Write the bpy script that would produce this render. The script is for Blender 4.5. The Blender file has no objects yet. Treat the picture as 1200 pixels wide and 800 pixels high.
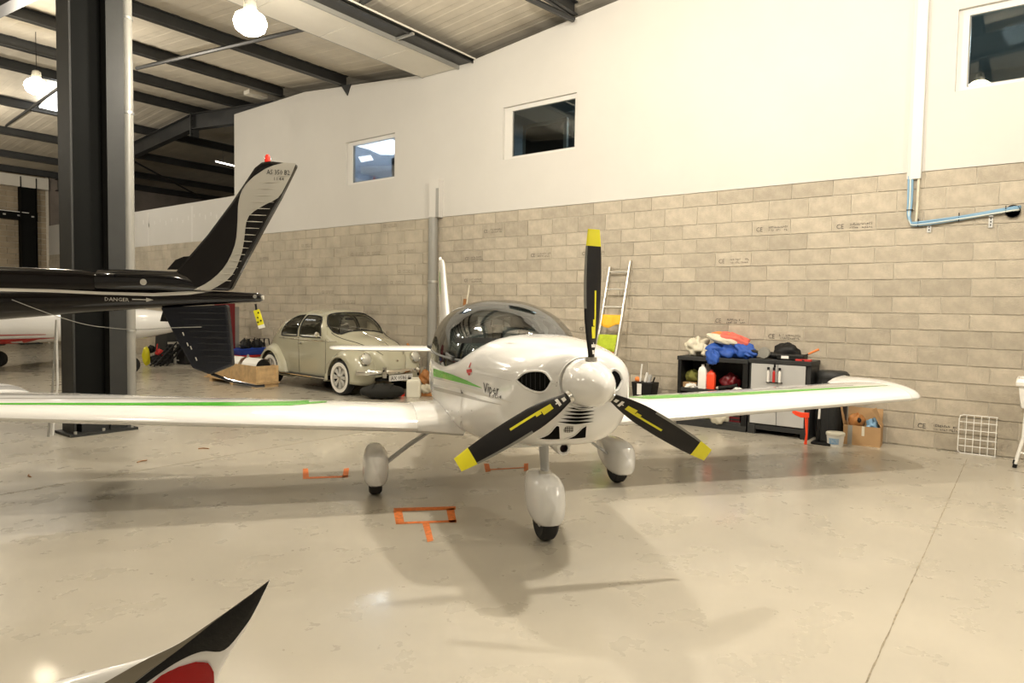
import bpy, bmesh, math, random
import numpy as np
from mathutils import Vector, Matrix
from mathutils.bvhtree import BVHTree
random.seed(7)
PI = math.pi
COL = bpy.context.scene.collection
SC = bpy.context.scene

# ------------------------------------------------------------------ camera
FPX, YAW, PIT, ROLL, CAMH = 785.22, 0.918441, 0.0493228, 0.0170743, 1.5716
def _axes():
    cy, sy, cp, sp = math.cos(YAW), math.sin(YAW), math.cos(PIT), math.sin(PIT)
    w = Vector((sy*cp, cy*cp, -sp)); r = Vector((cy, -sy, 0)); u = r.cross(w)
    cr, sr = math.cos(ROLL), math.sin(ROLL)
    return cr*r+sr*u, -sr*r+cr*u, w
CR, CU, CW = _axes()
CP = Vector((0, 0, CAMH))
cam = bpy.data.objects.new('camera', bpy.data.cameras.new('camera'))
COL.objects.link(cam)
cam.data.sensor_width = 36; cam.data.sensor_fit = 'HORIZONTAL'; cam.data.lens = FPX/1200*36
cam.data.clip_start = 0.05; cam.data.clip_end = 200
cam.matrix_world = Matrix(((CR.x, CU.x, -CW.x, 0), (CR.y, CU.y, -CW.y, 0), (CR.z, CU.z, -CW.z, CAMH), (0, 0, 0, 1)))
SC.camera = cam

# ------------------------------------------------------------------ world, exposure
world = bpy.data.worlds.new('world'); SC.world = world; world.use_nodes = True
world.node_tree.nodes['Background'].inputs[0].default_value = (1.0, 0.93, 0.8, 1)
world.node_tree.nodes['Background'].inputs[1].default_value = 0.05
SC.view_settings.view_transform = 'Standard'; SC.view_settings.look = 'None'
SC.view_settings.gamma = 1; SC.view_settings.use_curve_mapping = False
SC.view_settings.exposure = 0.5
LAMP_W = 270.0
LAMP_C = (1.0, 0.915, 0.785)
# high bay lamps: (x, y, z)
LAMPS = [(4.61, 7.58, 4.95), (4.56, 14.48, 5.45), (4.9, 4.1, 5.45), (4.6, 0.8, 5.45), (4.8, -4.5, 5.45),
         (-1.0, -3.0, 5.45), (-1.2, 3.0, 5.45), (-1.5, 9.5, 5.45), (-1.5, 16.0, 5.45), (4.6, 21.5, 5.45)]

# ------------------------------------------------------------------ pixel helpers (real points in the room)
def ray(x, y): return CW + CR*((x-600)/FPX) - CU*((y-400)/FPX)
def on_z(x, y, z=0.0):
    d = ray(x, y); return CP + d*((z-CAMH)/d.z)
def on_x(x, y, X):
    d = ray(x, y); return CP + d*(X/d.x)
def on_y(x, y, Y):
    d = ray(x, y); return CP + d*(Y/d.y)
def on_plane(x, y, P0, n):
    d = ray(x, y); return CP + d*((P0-CP).dot(n)/d.dot(n))

# ------------------------------------------------------------------ materials
def mat(name, col, rough=0.5, metal=0.0, spec=0.5, var=0.0, scale=6.0, bump=0.0, bscale=40.0, coat=0.0, emit=None, estr=0.0, rvar=0.0, objvar=0.0, col2=None):
    m = bpy.data.materials.new(name); m.use_nodes = True
    nt = m.node_tree; N = nt.nodes; L = nt.links; b = N['Principled BSDF']
    b.inputs['Base Color'].default_value = (*col, 1); b.inputs['Roughness'].default_value = rough
    b.inputs['Metallic'].default_value = metal; b.inputs['Specular IOR Level'].default_value = spec
    if coat: b.inputs['Coat Weight'].default_value = coat; b.inputs['Coat Roughness'].default_value = 0.04
    if emit: b.inputs['Emission Color'].default_value = (*emit, 1); b.inputs['Emission Strength'].default_value = estr
    tc = N.new('ShaderNodeTexCoord')
    last = None
    if var or col2:
        n = N.new('ShaderNodeTexNoise'); n.inputs['Scale'].default_value = scale; n.inputs['Detail'].default_value = 6
        n.inputs['Roughness'].default_value = 0.62
        L.new(tc.outputs['Object'], n.inputs['Vector'])
        rp = N.new('ShaderNodeValToRGB'); rp.color_ramp.elements[0].position = 0.32; rp.color_ramp.elements[1].position = 0.68
        c2 = col2 if col2 else tuple(c*(1-var) for c in col)
        rp.color_ramp.elements[0].color = (*c2, 1)
        rp.color_ramp.elements[1].color = (*(min(1, c*(1+var*0.5)) for c in col), 1)
        L.new(n.outputs['Fac'], rp.inputs['Fac']); last = rp.outputs['Color']
        if rvar:
            mr = N.new('ShaderNodeMapRange'); mr.inputs['To Min'].default_value = rough-rvar; mr.inputs['To Max'].default_value = rough+rvar
            mr.inputs['From Min'].default_value = 0.3; mr.inputs['From Max'].default_value = 0.7
            L.new(n.outputs['Fac'], mr.inputs['Value']); L.new(mr.outputs[0], b.inputs['Roughness'])
    if objvar:
        oi = N.new('ShaderNodeObjectInfo'); mr = N.new('ShaderNodeMapRange')
        mr.inputs['To Min'].default_value = 1-objvar; mr.inputs['To Max'].default_value = 1+objvar*0.6
        L.new(oi.outputs['Random'], mr.inputs['Value'])
        mx = N.new('ShaderNodeVectorMath'); mx.operation = 'SCALE'
        if last: L.new(last, mx.inputs[0])
        else: mx.inputs[0].default_value = col
        L.new(mr.outputs[0], mx.inputs['Scale']); last = mx.outputs[0]
    if last: L.new(last, b.inputs['Base Color'])
    if bump:
        n2 = N.new('ShaderNodeTexNoise'); n2.inputs['Scale'].default_value = bscale; n2.inputs['Detail'].default_value = 4
        L.new(tc.outputs['Object'], n2.inputs['Vector'])
        bp = N.new('ShaderNodeBump'); bp.inputs['Strength'].default_value = bump; bp.inputs['Distance'].default_value = 0.01
        L.new(n2.outputs['Fac'], bp.inputs['Height']); L.new(bp.outputs['Normal'], b.inputs['Normal'])
    return m
def glass(name, tint, gloss=0.12, rough=0.02):
    m = bpy.data.materials.new(name); m.use_nodes = True; nt = m.node_tree; N = nt.nodes; L = nt.links
    N.remove(N['Principled BSDF']); out = N['Material Output']
    t = N.new('ShaderNodeBsdfTransparent'); t.inputs[0].default_value = (*tint, 1)
    g = N.new('ShaderNodeBsdfGlossy'); g.inputs[0].default_value = (0.95, 0.95, 0.95, 1); g.inputs['Roughness'].default_value = rough
    lw = N.new('ShaderNodeLayerWeight'); lw.inputs['Blend'].default_value = 0.25
    mr = N.new('ShaderNodeMapRange'); mr.inputs['To Min'].default_value = gloss; mr.inputs['To Max'].default_value = 0.9
    L.new(lw.outputs['Fresnel'], mr.inputs['Value'])
    mx = N.new('ShaderNodeMixShader'); L.new(mr.outputs[0], mx.inputs[0]); L.new(t.outputs[0], mx.inputs[1]); L.new(g.outputs[0], mx.inputs[2])
    L.new(mx.outputs[0], out.inputs['Surface'])
    return m

M = {}
M['block'] = mat('concrete_block', (0.455, 0.405, 0.325), 0.92, spec=0.2, var=0.16, scale=9, bump=0.55, bscale=60, objvar=0.14)
M['block_far'] = mat('concrete_block_far', (0.47, 0.42, 0.335), 0.92, spec=0.2, var=0.2, scale=2.2, bump=0.4, bscale=50)
M['mortar'] = mat('mortar', (0.62, 0.58, 0.49), 0.95, spec=0.15, var=0.12, scale=14, bump=0.4)
M['plaster'] = mat('white_plaster', (0.60, 0.585, 0.55), 0.75, spec=0.25, var=0.03, scale=0.9, bump=0.05)
M['trimwhite'] = mat('white_trim', (0.66, 0.645, 0.61), 0.45)
M['steel'] = mat('dark_painted_steel', (0.030, 0.031, 0.031), 0.42, spec=0.5, var=0.25, scale=3, bump=0.06)
M['steelcol'] = mat('grey_painted_steel', (0.030, 0.031, 0.030), 0.5, spec=0.25, var=0.2, scale=2.5, bump=0.04)
M['steelweb'] = mat('dark_steel_web_shade', (0.004, 0.0045, 0.004), 0.7, spec=0.12, var=0.2, scale=3)  # near-black steel; on the column web the recess shade is in the colour
M['deck'] = mat('roof_deck', (0.60, 0.55, 0.46), 0.55, spec=0.35, var=0.14, scale=1.3, bump=0.08)
M['panel'] = mat('gutter_lining_panel', (0.66, 0.63, 0.56), 0.6, var=0.05, scale=2)
M['greypipe'] = mat('grey_pvc', (0.27, 0.265, 0.24), 0.35, var=0.08, scale=2)
M['galv'] = mat('galvanised', (0.5, 0.5, 0.48), 0.4, metal=0.8)
M['chrome'] = mat('chrome', (0.85, 0.84, 0.8), 0.08, metal=1.0)
M['alu'] = mat('brushed_aluminium', (0.62, 0.61, 0.57), 0.32, metal=0.9)
M['planewhite'] = mat('gloss_white_paint', (0.83, 0.83, 0.82), 0.16, spec=0.5, coat=0.6)
M['planegrey'] = mat('silver_stripe', (0.42, 0.41, 0.38), 0.25, coat=0.4)
M['planedark'] = mat('graphite_line', (0.16, 0.16, 0.15), 0.35)
M['seam'] = mat('panel_seam', (0.50, 0.49, 0.47), 0.4)
M['green'] = mat('green_stripe', (0.10, 0.46, 0.045), 0.25, coat=0.4)
M['red'] = mat('red_decal', (0.55, 0.03, 0.03), 0.35)
M['black'] = mat('black_plastic', (0.007, 0.007, 0.007), 0.5, spec=0.3)
M['blackgloss'] = mat('gloss_black_paint', (0.004, 0.004, 0.005), 0.12, coat=0.4)
M['blackmatte'] = mat('matte_black_void_shade', (0.004, 0.004, 0.004), 0.9, spec=0.1)  # flat black paints the shade inside openings; also the mesh wires
M['blade'] = mat('black_composite_blade', (0.009, 0.008, 0.008), 0.42, spec=0.3, var=0.2, scale=8)
M['bladeedge'] = mat('blade_leading_edge', (0.22, 0.22, 0.20), 0.35, metal=0.3)
M['yellow'] = mat('yellow_paint', (0.78, 0.72, 0.02), 0.4)
M['rubber'] = mat('tyre_rubber', (0.016, 0.016, 0.016), 0.75, bump=0.2, bscale=80)
M['strut'] = mat('grey_painted_strut', (0.52, 0.53, 0.53), 0.3, metal=0.2)
M['heli'] = mat('helicopter_black', (0.004, 0.003, 0.003), 0.16, spec=0.35, coat=0.25)
M['helinavy'] = mat('helicopter_ventral', (0.004, 0.005, 0.009), 0.35, spec=0.35, var=0.35, scale=5, bump=0.5, bscale=16)
M['silver'] = mat('silver_paint', (0.46, 0.44, 0.39), 0.32, metal=0.25)
M['beetle'] = mat('car_paint_grey_beige', (0.44, 0.425, 0.32), 0.16, coat=0.6)
M['beetledark'] = mat('car_underside', (0.012, 0.012, 0.012), 0.7)
M['carwhite'] = mat('whitewall', (0.82, 0.80, 0.74), 0.5)
M['carseat'] = mat('car_upholstery', (0.30, 0.27, 0.20), 0.8)
M['carglass'] = glass('car_glass', (0.97, 0.98, 0.94), 0.03)
M['canopyglass'] = glass('canopy_glass', (0.42, 0.47, 0.46), 0.14)
M['winglass'] = glass('window_glass', (0.62, 0.68, 0.68), 0.05)
M['wingloss'] = glass('lit_window_glass', (0.86, 0.9, 0.92), 0.06)
M['cockpit'] = mat('cockpit_trim', (0.035, 0.036, 0.036), 0.7)
M['cockpitgrey'] = mat('cockpit_grey', (0.16, 0.165, 0.16), 0.7)
M['reflens'] = mat('red_lens', (0.36, 0.002, 0.004), 0.06, spec=0.4)
M['beacon'] = mat('red_beacon', (0.75, 0.02, 0.01), 0.15, coat=0.8, emit=(1, 0.05, 0.02), estr=0.25)
M['wood'] = mat('pale_plywood', (0.56, 0.38, 0.19), 0.7, var=0.25, scale=9, bump=0.15)
M['cardboard'] = mat('cardboard', (0.42, 0.26, 0.125), 0.85, var=0.08, scale=5)
M['cabgrey'] = mat('grey_plastic_door', (0.44, 0.44, 0.43), 0.45)
M['blue'] = mat('blue_fabric', (0.02, 0.09, 0.42), 0.6, var=0.3, scale=9)
M['bluetarp'] = mat('blue_plastic', (0.015, 0.06, 0.40), 0.35, var=0.2, scale=6)
M['redpl'] = mat('red_plastic', (0.50, 0.025, 0.02), 0.4)
M['darkred'] = mat('dark_red_metal', (0.15, 0.008, 0.012), 0.4)
M['coral'] = mat('coral_fabric', (0.75, 0.16, 0.12), 0.75, var=0.2, scale=8)
M['orange'] = mat('orange_fabric', (0.80, 0.24, 0.06), 0.7)
M['orangemark'] = mat('orange_floor_paint', (0.72, 0.19, 0.035), 0.7, var=0.35, scale=30)
M['redorange'] = mat('fluorescent_red_plastic', (0.9, 0.07, 0.02), 0.4)
M['cream'] = mat('cream_fabric', (0.66, 0.62, 0.50), 0.85, var=0.15, scale=10)
M['whitepl'] = mat('white_plastic', (0.80, 0.79, 0.75), 0.35)
M['offwhite'] = mat('off_white_can', (0.70, 0.68, 0.58), 0.45)
M['yellowcl'] = mat('yellow_cloth', (0.85, 0.47, 0.03), 0.8)
M['lime'] = mat('lime_cloth', (0.42, 0.52, 0.03), 0.85, var=0.2, scale=12)
M['mint'] = mat('mint_cloth', (0.13, 0.48, 0.22), 0.85)
M['bluecable'] = mat('blue_cable', (0.20, 0.36, 0.52), 0.45)
M['lightcable'] = mat('pale_cable', (0.58, 0.62, 0.58), 0.45)
M['ink'] = mat('stamp_ink', (0.10, 0.095, 0.085), 0.9)
M['inkfaint'] = mat('faint_stamp_ink', (0.24, 0.215, 0.17), 0.9)
M['tan'] = mat('leather_straps', (0.36, 0.15, 0.04), 0.6, var=0.3, scale=10)
M['darkgrey'] = mat('dark_grey_plastic', (0.025, 0.026, 0.026), 0.5, spec=0.35)
M['olive'] = mat('olive_cloth', (0.16, 0.16, 0.03), 0.85)
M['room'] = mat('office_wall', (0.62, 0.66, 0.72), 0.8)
M['roomdark'] = mat('dimmed_office_wall', (0.30, 0.33, 0.33), 0.8)  # darker than the lit office: the room's dimness is put into the colour
M['farwall'] = mat('far_cladding', (0.20, 0.17, 0.145), 0.8, var=0.25, scale=1.5)
M['lampglow'] = mat('lamp_glow', (1, 1, 1), 0.5, emit=(1.0, 0.86, 0.62), estr=45)
M['ledglow'] = mat('led_panel_glow', (1, 1, 1), 0.5, emit=(0.92, 0.96, 1.0), estr=5.0)
M['tubeglow'] = mat('tube_glow', (1, 1, 1), 0.5, emit=(1.0, 0.95, 0.82), estr=7)
M['skyglow'] = mat('rooflight_glow', (1, 1, 1), 0.5, emit=(0.95, 0.98, 1.0), estr=2.6)
M['silverpaint'] = mat('silver_wheel_paint', (0.60, 0.59, 0.55), 0.3, metal=0.2)
M['plate'] = mat('number_plate', (0.70, 0.70, 0.66), 0.4)

def floor_mat():
    m = bpy.data.materials.new('polished_concrete'); m.use_nodes = True
    nt = m.node_tree; N = nt.nodes; L = nt.links; b = N['Principled BSDF']
    tc = N.new('ShaderNodeTexCoord')
    def noise(s, d, r, dist=0):
        n = N.new('ShaderNodeTexNoise'); n.inputs['Scale'].default_value = s; n.inputs['Detail'].default_value = d
        n.inputs['Roughness'].default_value = r; n.inputs['Distortion'].default_value = dist
        L.new(tc.outputs['Object'], n.inputs['Vector']); return n
    n1 = noise(0.45, 6, 0.55, 0.3); n2 = noise(3.2, 5, 0.6); n3 = noise(30, 5, 0.7)
    r1 = N.new('ShaderNodeValToRGB'); e = r1.color_ramp.elements
    e[0].position = 0.33; e[0].color = (0.375, 0.348, 0.292, 1); e[1].position = 0.7; e[1].color = (0.495, 0.46, 0.385, 1)
    L.new(n1.outputs['Fac'], r1.inputs['Fac'])
    r2 = N.new('ShaderNodeValToRGB'); e = r2.color_ramp.elements
    e[0].position = 0.25; e[0].color = (0.93, 0.925, 0.915, 1); e[1].position = 0.72; e[1].color = (1.04, 1.04, 1.04, 1)
    L.new(n2.outputs['Fac'], r2.inputs['Fac'])
    mx = N.new('ShaderNodeMix'); mx.data_type = 'RGBA'; mx.blend_type = 'MULTIPLY'; mx.inputs['Factor'].default_value = 0.5
    L.new(r1.outputs[0], mx.inputs['A']); L.new(r2.outputs[0], mx.inputs['B'])
    # small dark spots and scuffs
    v = N.new('ShaderNodeTexVoronoi'); v.inputs['Scale'].default_value = 1.7; v.inputs['Randomness'].default_value = 1
    mp = N.new('ShaderNodeMapping'); mp.inputs['Scale'].default_value = (1, 1.6, 1); mp.inputs['Rotation'].default_value = (0, 0, 0.7)
    L.new(tc.outputs['Object'], mp.inputs[0]); L.new(mp.outputs[0], v.inputs['Vector'])
    rs = N.new('ShaderNodeValToRGB'); rs.color_ramp.elements[0].position = 0.012; rs.color_ramp.elements[0].color = (0.6, 0.56, 0.5, 1)
    rs.color_ramp.elements[1].position = 0.03; rs.color_ramp.elements[1].color = (1, 1, 1, 1)
    L.new(v.outputs['Distance'], rs.inputs['Fac'])
    mx2 = N.new('ShaderNodeMix'); mx2.data_type = 'RGBA'; mx2.blend_type = 'MULTIPLY'; mx2.inputs['Factor'].default_value = 0.8
    L.new(mx.outputs['Result'], mx2.inputs['A']); L.new(rs.outputs[0], mx2.inputs['B'])
    L.new(mx2.outputs['Result'], b.inputs['Base Color'])
    mr = N.new('ShaderNodeMapRange'); mr.inputs['From Min'].default_value = 0.3; mr.inputs['From Max'].default_value = 0.7
    mr.inputs['To Min'].default_value = 0.24; mr.inputs['To Max'].default_value = 0.36
    L.new(n2.outputs['Fac'], mr.inputs['Value']); L.new(mr.outputs[0], b.inputs['Roughness'])
    b.inputs['Specular IOR Level'].default_value = 0.4; b.inputs['Coat Weight'].default_value = 0.35; b.inputs['Coat Roughness'].default_value = 0.1
    bp = N.new('ShaderNodeBump'); bp.inputs['Strength'].default_value = 0.04; bp.inputs['Distance'].default_value = 0.004
    L.new(n3.outputs['Fac'], bp.inputs['Height']); L.new(bp.outputs['Normal'], b.inputs['Normal'])
    return m
M['floor'] = floor_mat()

# ------------------------------------------------------------------ object helpers
def thing(name, label, cat, loc=(0, 0, 0), rz=0.0, group=None):
    o = bpy.data.objects.new(name, None); COL.objects.link(o); o.empty_display_size = 0.1
    o.location = loc; o.rotation_euler = (0, 0, rz); o['label'] = label; o['category'] = cat
    if group: o['group'] = group
    return o
def tag(o, label, cat, group=None):
    o['label'] = label; o['category'] = cat
    if group: o['group'] = group
    return o
class MB:
    """collects shapes into one mesh"""
    def __init__(s): s.v = []; s.f = []; s.m = []
    def add(s, v, f, mi=0):
        k = len(s.v); s.v += [tuple(p) for p in v]; s.f += [tuple(i+k for i in q) for q in f]; s.m += [mi]*len(f); return s
    def box(s, a, b, mi=0, mx=None):
        x0, y0, z0 = a; x1, y1, z1 = b
        v = [(x0, y0, z0), (x1, y0, z0), (x1, y1, z0), (x0, y1, z0), (x0, y0, z1), (x1, y0, z1), (x1, y1, z1), (x0, y1, z1)]
        if mx: v = [mx @ Vector(p) for p in v]
        return s.add(v, [(0, 3, 2, 1), (4, 5, 6, 7), (0, 1, 5, 4), (1, 2, 6, 5), (2, 3, 7, 6), (3, 0, 4, 7)], mi)
    def rings(s, rs, cap=True, closed=True, mi=0):
        n = len(rs[0]); v = [p for r in rs for p in r]; f = []
        for i in range(len(rs)-1):
            for j in range(n if closed else n-1):
                k = (j+1) % n
                f.append((i*n+j, i*n+k, (i+1)*n+k, (i+1)*n+j))
        if cap and closed: f.append(tuple(range(n-1, -1, -1))); f.append(tuple(range((len(rs)-1)*n, len(rs)*n)))
        return s.add(v, f, mi)
    def tube(s, pts, r, n=8, mi=0, flat=None):
        pts = [Vector(p) for p in pts]; rs = []
        if not hasattr(r, '__len__'): r = [r]*len(pts)
        up = None
        for i, p in enumerate(pts):
            d = (pts[min(i+1, len(pts)-1)]-pts[max(i-1, 0)]).normalized()
            if up is None: up = Vector((0, 0, 1)) if abs(d.z) < 0.9 else Vector((1, 0, 0))
            a = d.cross(up).normalized(); up = a.cross(d).normalized()
            k = flat if flat else 1.0
            rs.append([p + a*math.cos(2*PI*j/n)*r[i] + up*math.sin(2*PI*j/n)*r[i]*k for j in range(n)])
        return s.rings(rs, mi=mi)
    def lathe(s, prof, n=24, axis='z', o=(0, 0, 0), mi=0, cap=True):
        rs = []
        for r, h in prof:
            ring = []
            for j in range(n):
                a = 2*PI*j/n; c, q = math.cos(a)*max(r, 1e-4), math.sin(a)*max(r, 1e-4)
                p = (c, q, h) if axis == 'z' else ((h, c, q) if axis == 'x' else (q, h, c))
                ring.append((p[0]+o[0], p[1]+o[1], p[2]+o[2]))
            rs.append(ring)
        return s.rings(rs, cap=cap, mi=mi)
    def prism(s, poly, ext, mi=0):
        """poly: 3-D polygon, ext: extrusion vector"""
        n = len(poly); e = Vector(ext); a = [Vector(p) for p in poly]; v = a+[p+e for p in a]
        f = [tuple(range(n-1, -1, -1)), tuple(range(n, 2*n))]+[(i, (i+1) % n, (i+1) % n+n, i+n) for i in range(n)]
        return s.add(v, f, mi)
    def build(s, name, m, parent=None, smooth=False, bevel=0.0, kind=None, sub=0, label=None, fix=True):
        me = bpy.data.meshes.new(name); me.from_pydata(s.v, [], s.f)
        ms = m if isinstance(m, (list, tuple)) else [m]
        for x in ms: me.materials.append(x)
        if len(ms) > 1:
            for i, p in enumerate(me.polygons): p.material_index = s.m[i]
        if fix:
            bm = bmesh.new(); bm.from_mesh(me); bmesh.ops.recalc_face_normals(bm, faces=bm.faces); bm.to_mesh(me); bm.free()
        if smooth:
            me.polygons.foreach_set('use_smooth', [True]*len(me.polygons))
            if smooth != 2: me.set_sharp_from_angle(angle=math.radians(40))
        me.update()
        o = bpy.data.objects.new(name, me); COL.objects.link(o)
        if parent: o.parent = parent
        if bevel:
            b = o.modifiers.new('bevel', 'BEVEL'); b.width = bevel; b.segments = 2; b.limit_method = 'ANGLE'
        if sub:
            q = o.modifiers.new('sub', 'SUBSURF'); q.levels = sub; q.render_levels = sub
        if kind: o['kind'] = kind
        if label: o['label'] = label
        return o
def copy_tree(o, parent=None):
    c = o.copy(); COL.objects.link(c); c.parent = parent
    for ch in list(o.children): copy_tree(ch, c)
    return c
def interp(xs, ys, x):
    """monotone-ish cubic through the points"""
    xs = np.asarray(xs, float); ys = np.asarray(ys, float)
    i = int(np.clip(np.searchsorted(xs, x)-1, 0, len(xs)-2)); h = xs[i+1]-xs[i]; t = min(max((x-xs[i])/h, 0), 1)
    def sl(k):
        if k <= 0: return (ys[1]-ys[0])/(xs[1]-xs[0])
        if k >= len(xs)-1: return (ys[-1]-ys[-2])/(xs[-1]-xs[-2])
        a = (ys[k]-ys[k-1])/(xs[k]-xs[k-1]); b = (ys[k+1]-ys[k])/(xs[k+1]-xs[k])
        return 0.0 if a*b <= 0 else 2*a*b/(a+b)
    m0, m1 = sl(i)*h, sl(i+1)*h
    return float((2*t**3-3*t*t+1)*ys[i]+(t**3-2*t*t+t)*m0+(-2*t**3+3*t*t)*ys[i+1]+(t**3-t*t)*m1)
def text_mesh(s, size=1.0, res=1):
    cu = bpy.data.curves.new('t', 'FONT'); cu.body = s; cu.size = size; cu.resolution_u = res
    o = bpy.data.objects.new('t', cu); COL.objects.link(o)
    me = bpy.data.meshes.new_from_object(o.evaluated_get(bpy.context.evaluated_depsgraph_get()))
    v = [tuple(p.co) for p in me.vertices]; f = [tuple(p.vertices) for p in me.polygons]
    bpy.data.objects.remove(o); bpy.data.meshes.remove(me); bpy.data.curves.remove(cu)
    return v, f
class Surf:
    """casts rays on built meshes so that paint stripes and lettering lie on them"""
    def __init__(s, objs, mw):
        v = []; f = []
        for o in objs:
            me = o.data; k = len(v); v += [mw @ o.matrix_local @ x.co if o.parent else o.matrix_world @ x.co for x in me.vertices]
            f += [[i+k for i in p.vertices] for p in me.polygons]
        s.t = BVHTree.FromPolygons(v, f); s.inv = mw.inverted()
    def hit(s, x, y, off=0.002):
        d = ray(x, y).normalized(); l, n, i, dd = s.t.ray_cast(CP, d)
        if l is None: return None
        if n.dot(d) > 0: n = -n
        return s.inv @ (l + n*off)
    def strip(s, top, bot, n=24, rows=3, off=0.002, mb=None):
        mb = mb or MB(); rs = []
        def samp(pl, t):
            k = t*(len(pl)-1); i = min(int(k), len(pl)-2); q = k-i
            return pl[i][0]*(1-q)+pl[i+1][0]*q, pl[i][1]*(1-q)+pl[i+1][1]*q
        for a in range(n+1):
            p, q = samp(top, a/n), samp(bot, a/n); row = []
            for b in range(rows+1):
                k = b/rows; row.append(s.hit(p[0]*(1-k)+q[0]*k, p[1]*(1-k)+q[1]*k, off))
            rs.append(row)
        v = []; idx = {}
        for a, row in enumerate(rs):
            for b, p in enumerate(row):
                if p is not None: idx[a, b] = len(v); v.append(p)
        f = []
        for a in range(n):
            for b in range(rows):
                q = [(a, b), (a+1, b), (a+1, b+1), (a, b+1)]
                if all(k in idx for k in q):
                    pp = [v[idx[k]] for k in q]
                    if max((pp[0]-pp[2]).length, (pp[1]-pp[3]).length) < 0.6: f.append([idx[k] for k in q])
        mb.add(v, f); return mb
    def line(s, pts, wpx=0.6, n=30, off=0.0012, mb=None):
        return s.strip([(x, y-wpx/2) for x, y in pts], [(x, y+wpx/2) for x, y in pts], n, 1, off, mb)
    def text(s, body, o, ex, ey, off=0.003, mb=None):
        """o: pixel of the baseline start, ex / ey: pixels per unit along and up"""
        mb = mb or MB(); v, f = text_mesh(body); w = max(p[0] for p in v); out = []
        for p in v:
            a = p[0]/w; h = s.hit(o[0]+ex[0]*a+ey[0]*p[1], o[1]+ex[1]*a+ey[1]*p[1], off)
            if h is None: return mb
            out.append(h)
        mb.add(out, f); return mb
def bez(pts, n=16):
    """smooth closed/open curve through 2-D points"""
    P = [Vector((*p, 0)) for p in pts]; out = []
    for i in range(len(P)-1):
        p0, p1, p2, p3 = P[max(i-1, 0)], P[i], P[i+1], P[min(i+2, len(P)-1)]
        for k in range(n):
            t = k/n
            q = 0.5*((2*p1)+(-p0+p2)*t+(2*p0-5*p1+4*p2-p3)*t*t+(-p0+3*p1-3*p2+p3)*t**3)
            out.append((q.x, q.y))
    out.append(tuple(pts[-1])); return out
WX = 9.277            # inner face of the block wall
# ================================================================== THE SHELL
MB().box((-14, -14, -0.2), (WX+7, 28.8, 0)).build('floor', M['floor'], kind='structure')
fl = bpy.data.objects['floor']
# --- floor joint (a sawn joint with crumbled filler)
jm = MB(); a = Vector((8.9, 0.44, 0)); b = Vector((-6, 0.52, 0)); N_ = 260
v = []; f = []
for i in range(N_+1):
    p = a.lerp(b, i/N_); j = random.uniform(-0.0015, 0.0015); wd = random.uniform(0.002, 0.005)
    v += [(p.x, p.y-wd+j, 0.0012), (p.x, p.y+wd+j, 0.0012)]
    if i: f.append((2*i-2, 2*i-1, 2*i+1, 2*i))
jm.add(v, f); jm.build('floor_joint', mat('joint_filler', (0.30, 0.26, 0.19), 0.9, var=0.5, scale=25), fl)
# long saw cuts across the bay
for y0 in (6.5, 12.5):
    MB().box((-6, y0-0.004, 0.0002), (9.2, y0+0.004, 0.0012)).build('floor_joint', bpy.data.materials['joint_filler'], fl)
# orange painted markings
def fpoly(pl, name='floor_marking'):
    pts = [on_z(x, y, 0.0018) for x, y in pl]; MB().add(pts, [tuple(range(len(pts)))]).build(name, M['orangemark'], fl)
fpoly([(461, 595), (534, 593), (534, 597), (462, 599)]); fpoly([(461, 598), (471, 597.5), (474, 613), (464, 614)])
fpoly([(523, 596), (532, 595), (535, 612), (526, 612)]); fpoly([(464, 611.5), (535, 609), (535, 611.5), (464, 614)])
fpoly([(495, 613), (503, 612), (508, 633), (501, 635)])
fpoly([(355, 549), (361, 548.5), (362, 559), (355, 560)]); fpoly([(403, 549), (409, 548), (408, 558), (401, 559)])
fpoly([(355, 558.8), (408, 557), (408, 559), (355, 561)])
fpoly([(567, 543), (573, 543), (575, 552), (569, 553)]); fpoly([(614, 543), (619, 542.5), (619, 551), (614, 552)])
fpoly([(572, 549.5), (616, 547), (616, 548), (572, 550.8)])

# --- block wall: every block near the camera is a part, the far ones one joined part
ZL = [3.266, 3.067, 2.812, 2.61, 2.405, 2.203, 2.0, 1.794, 1.592, 1.4, 1.203, 0.998, 0.797, 0.6, 0.405, 0.205, 0.006]
wall = MB().box((WX+0.011, -3.0, 0), (WX+0.2, 28.6, 3.26)).build('wall_right', M['mortar'], kind='structure')
meshes = {}
def block_mesh(L, H):
    k = (round(L, 2), round(H, 3))
    if k not in meshes:
        o = MB().box((0, 0, 0), (0.03, L, H)).build('block', M['block'], wall); meshes[k] = o.data; bpy.data.objects.remove(o)
    return meshes[k]
far = MB(); cand = []
for c in range(16):
    zt, zb = ZL[c], ZL[c+1]; ph = 0.0 if (c % 2 == 0) else 0.285
    y = -2.5+ph-0.5
    while y < 28.6:
        y0, y1 = max(y, -2.9), min(y+0.5, 28.55)
        if y1-y0 > 0.06: cand.append((y0, y1, zb, zt, c))
        y += 0.5
def seen(q): return q[1] > -0.3 and q[0] < 9.3
near = [q for q in cand if seen(q)]
near.sort(key=lambda q: abs(q[0]+q[1]))
near = near[:300]; nset = set(near)
marks = []
for q in cand:
    y0, y1, zb, zt, c = q; g = 0.0055; dx = random.uniform(-0.002, 0.003)
    if q in nset:
        me = block_mesh(y1-y0-2*g, zt-zb-2*g)
        o = bpy.data.objects.new('concrete_block', me); COL.objects.link(o); o.parent = wall
        o.location = (WX-dx-0.0, y0+g, zb+g)
    else:
        if y0 < 12 or True: far.box((WX-dx, y0+g, zb+g), (WX+0.03, y1-g, zt-g))
far.build('concrete_block_courses', M['block_far'], wall, kind='stuff')
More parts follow.
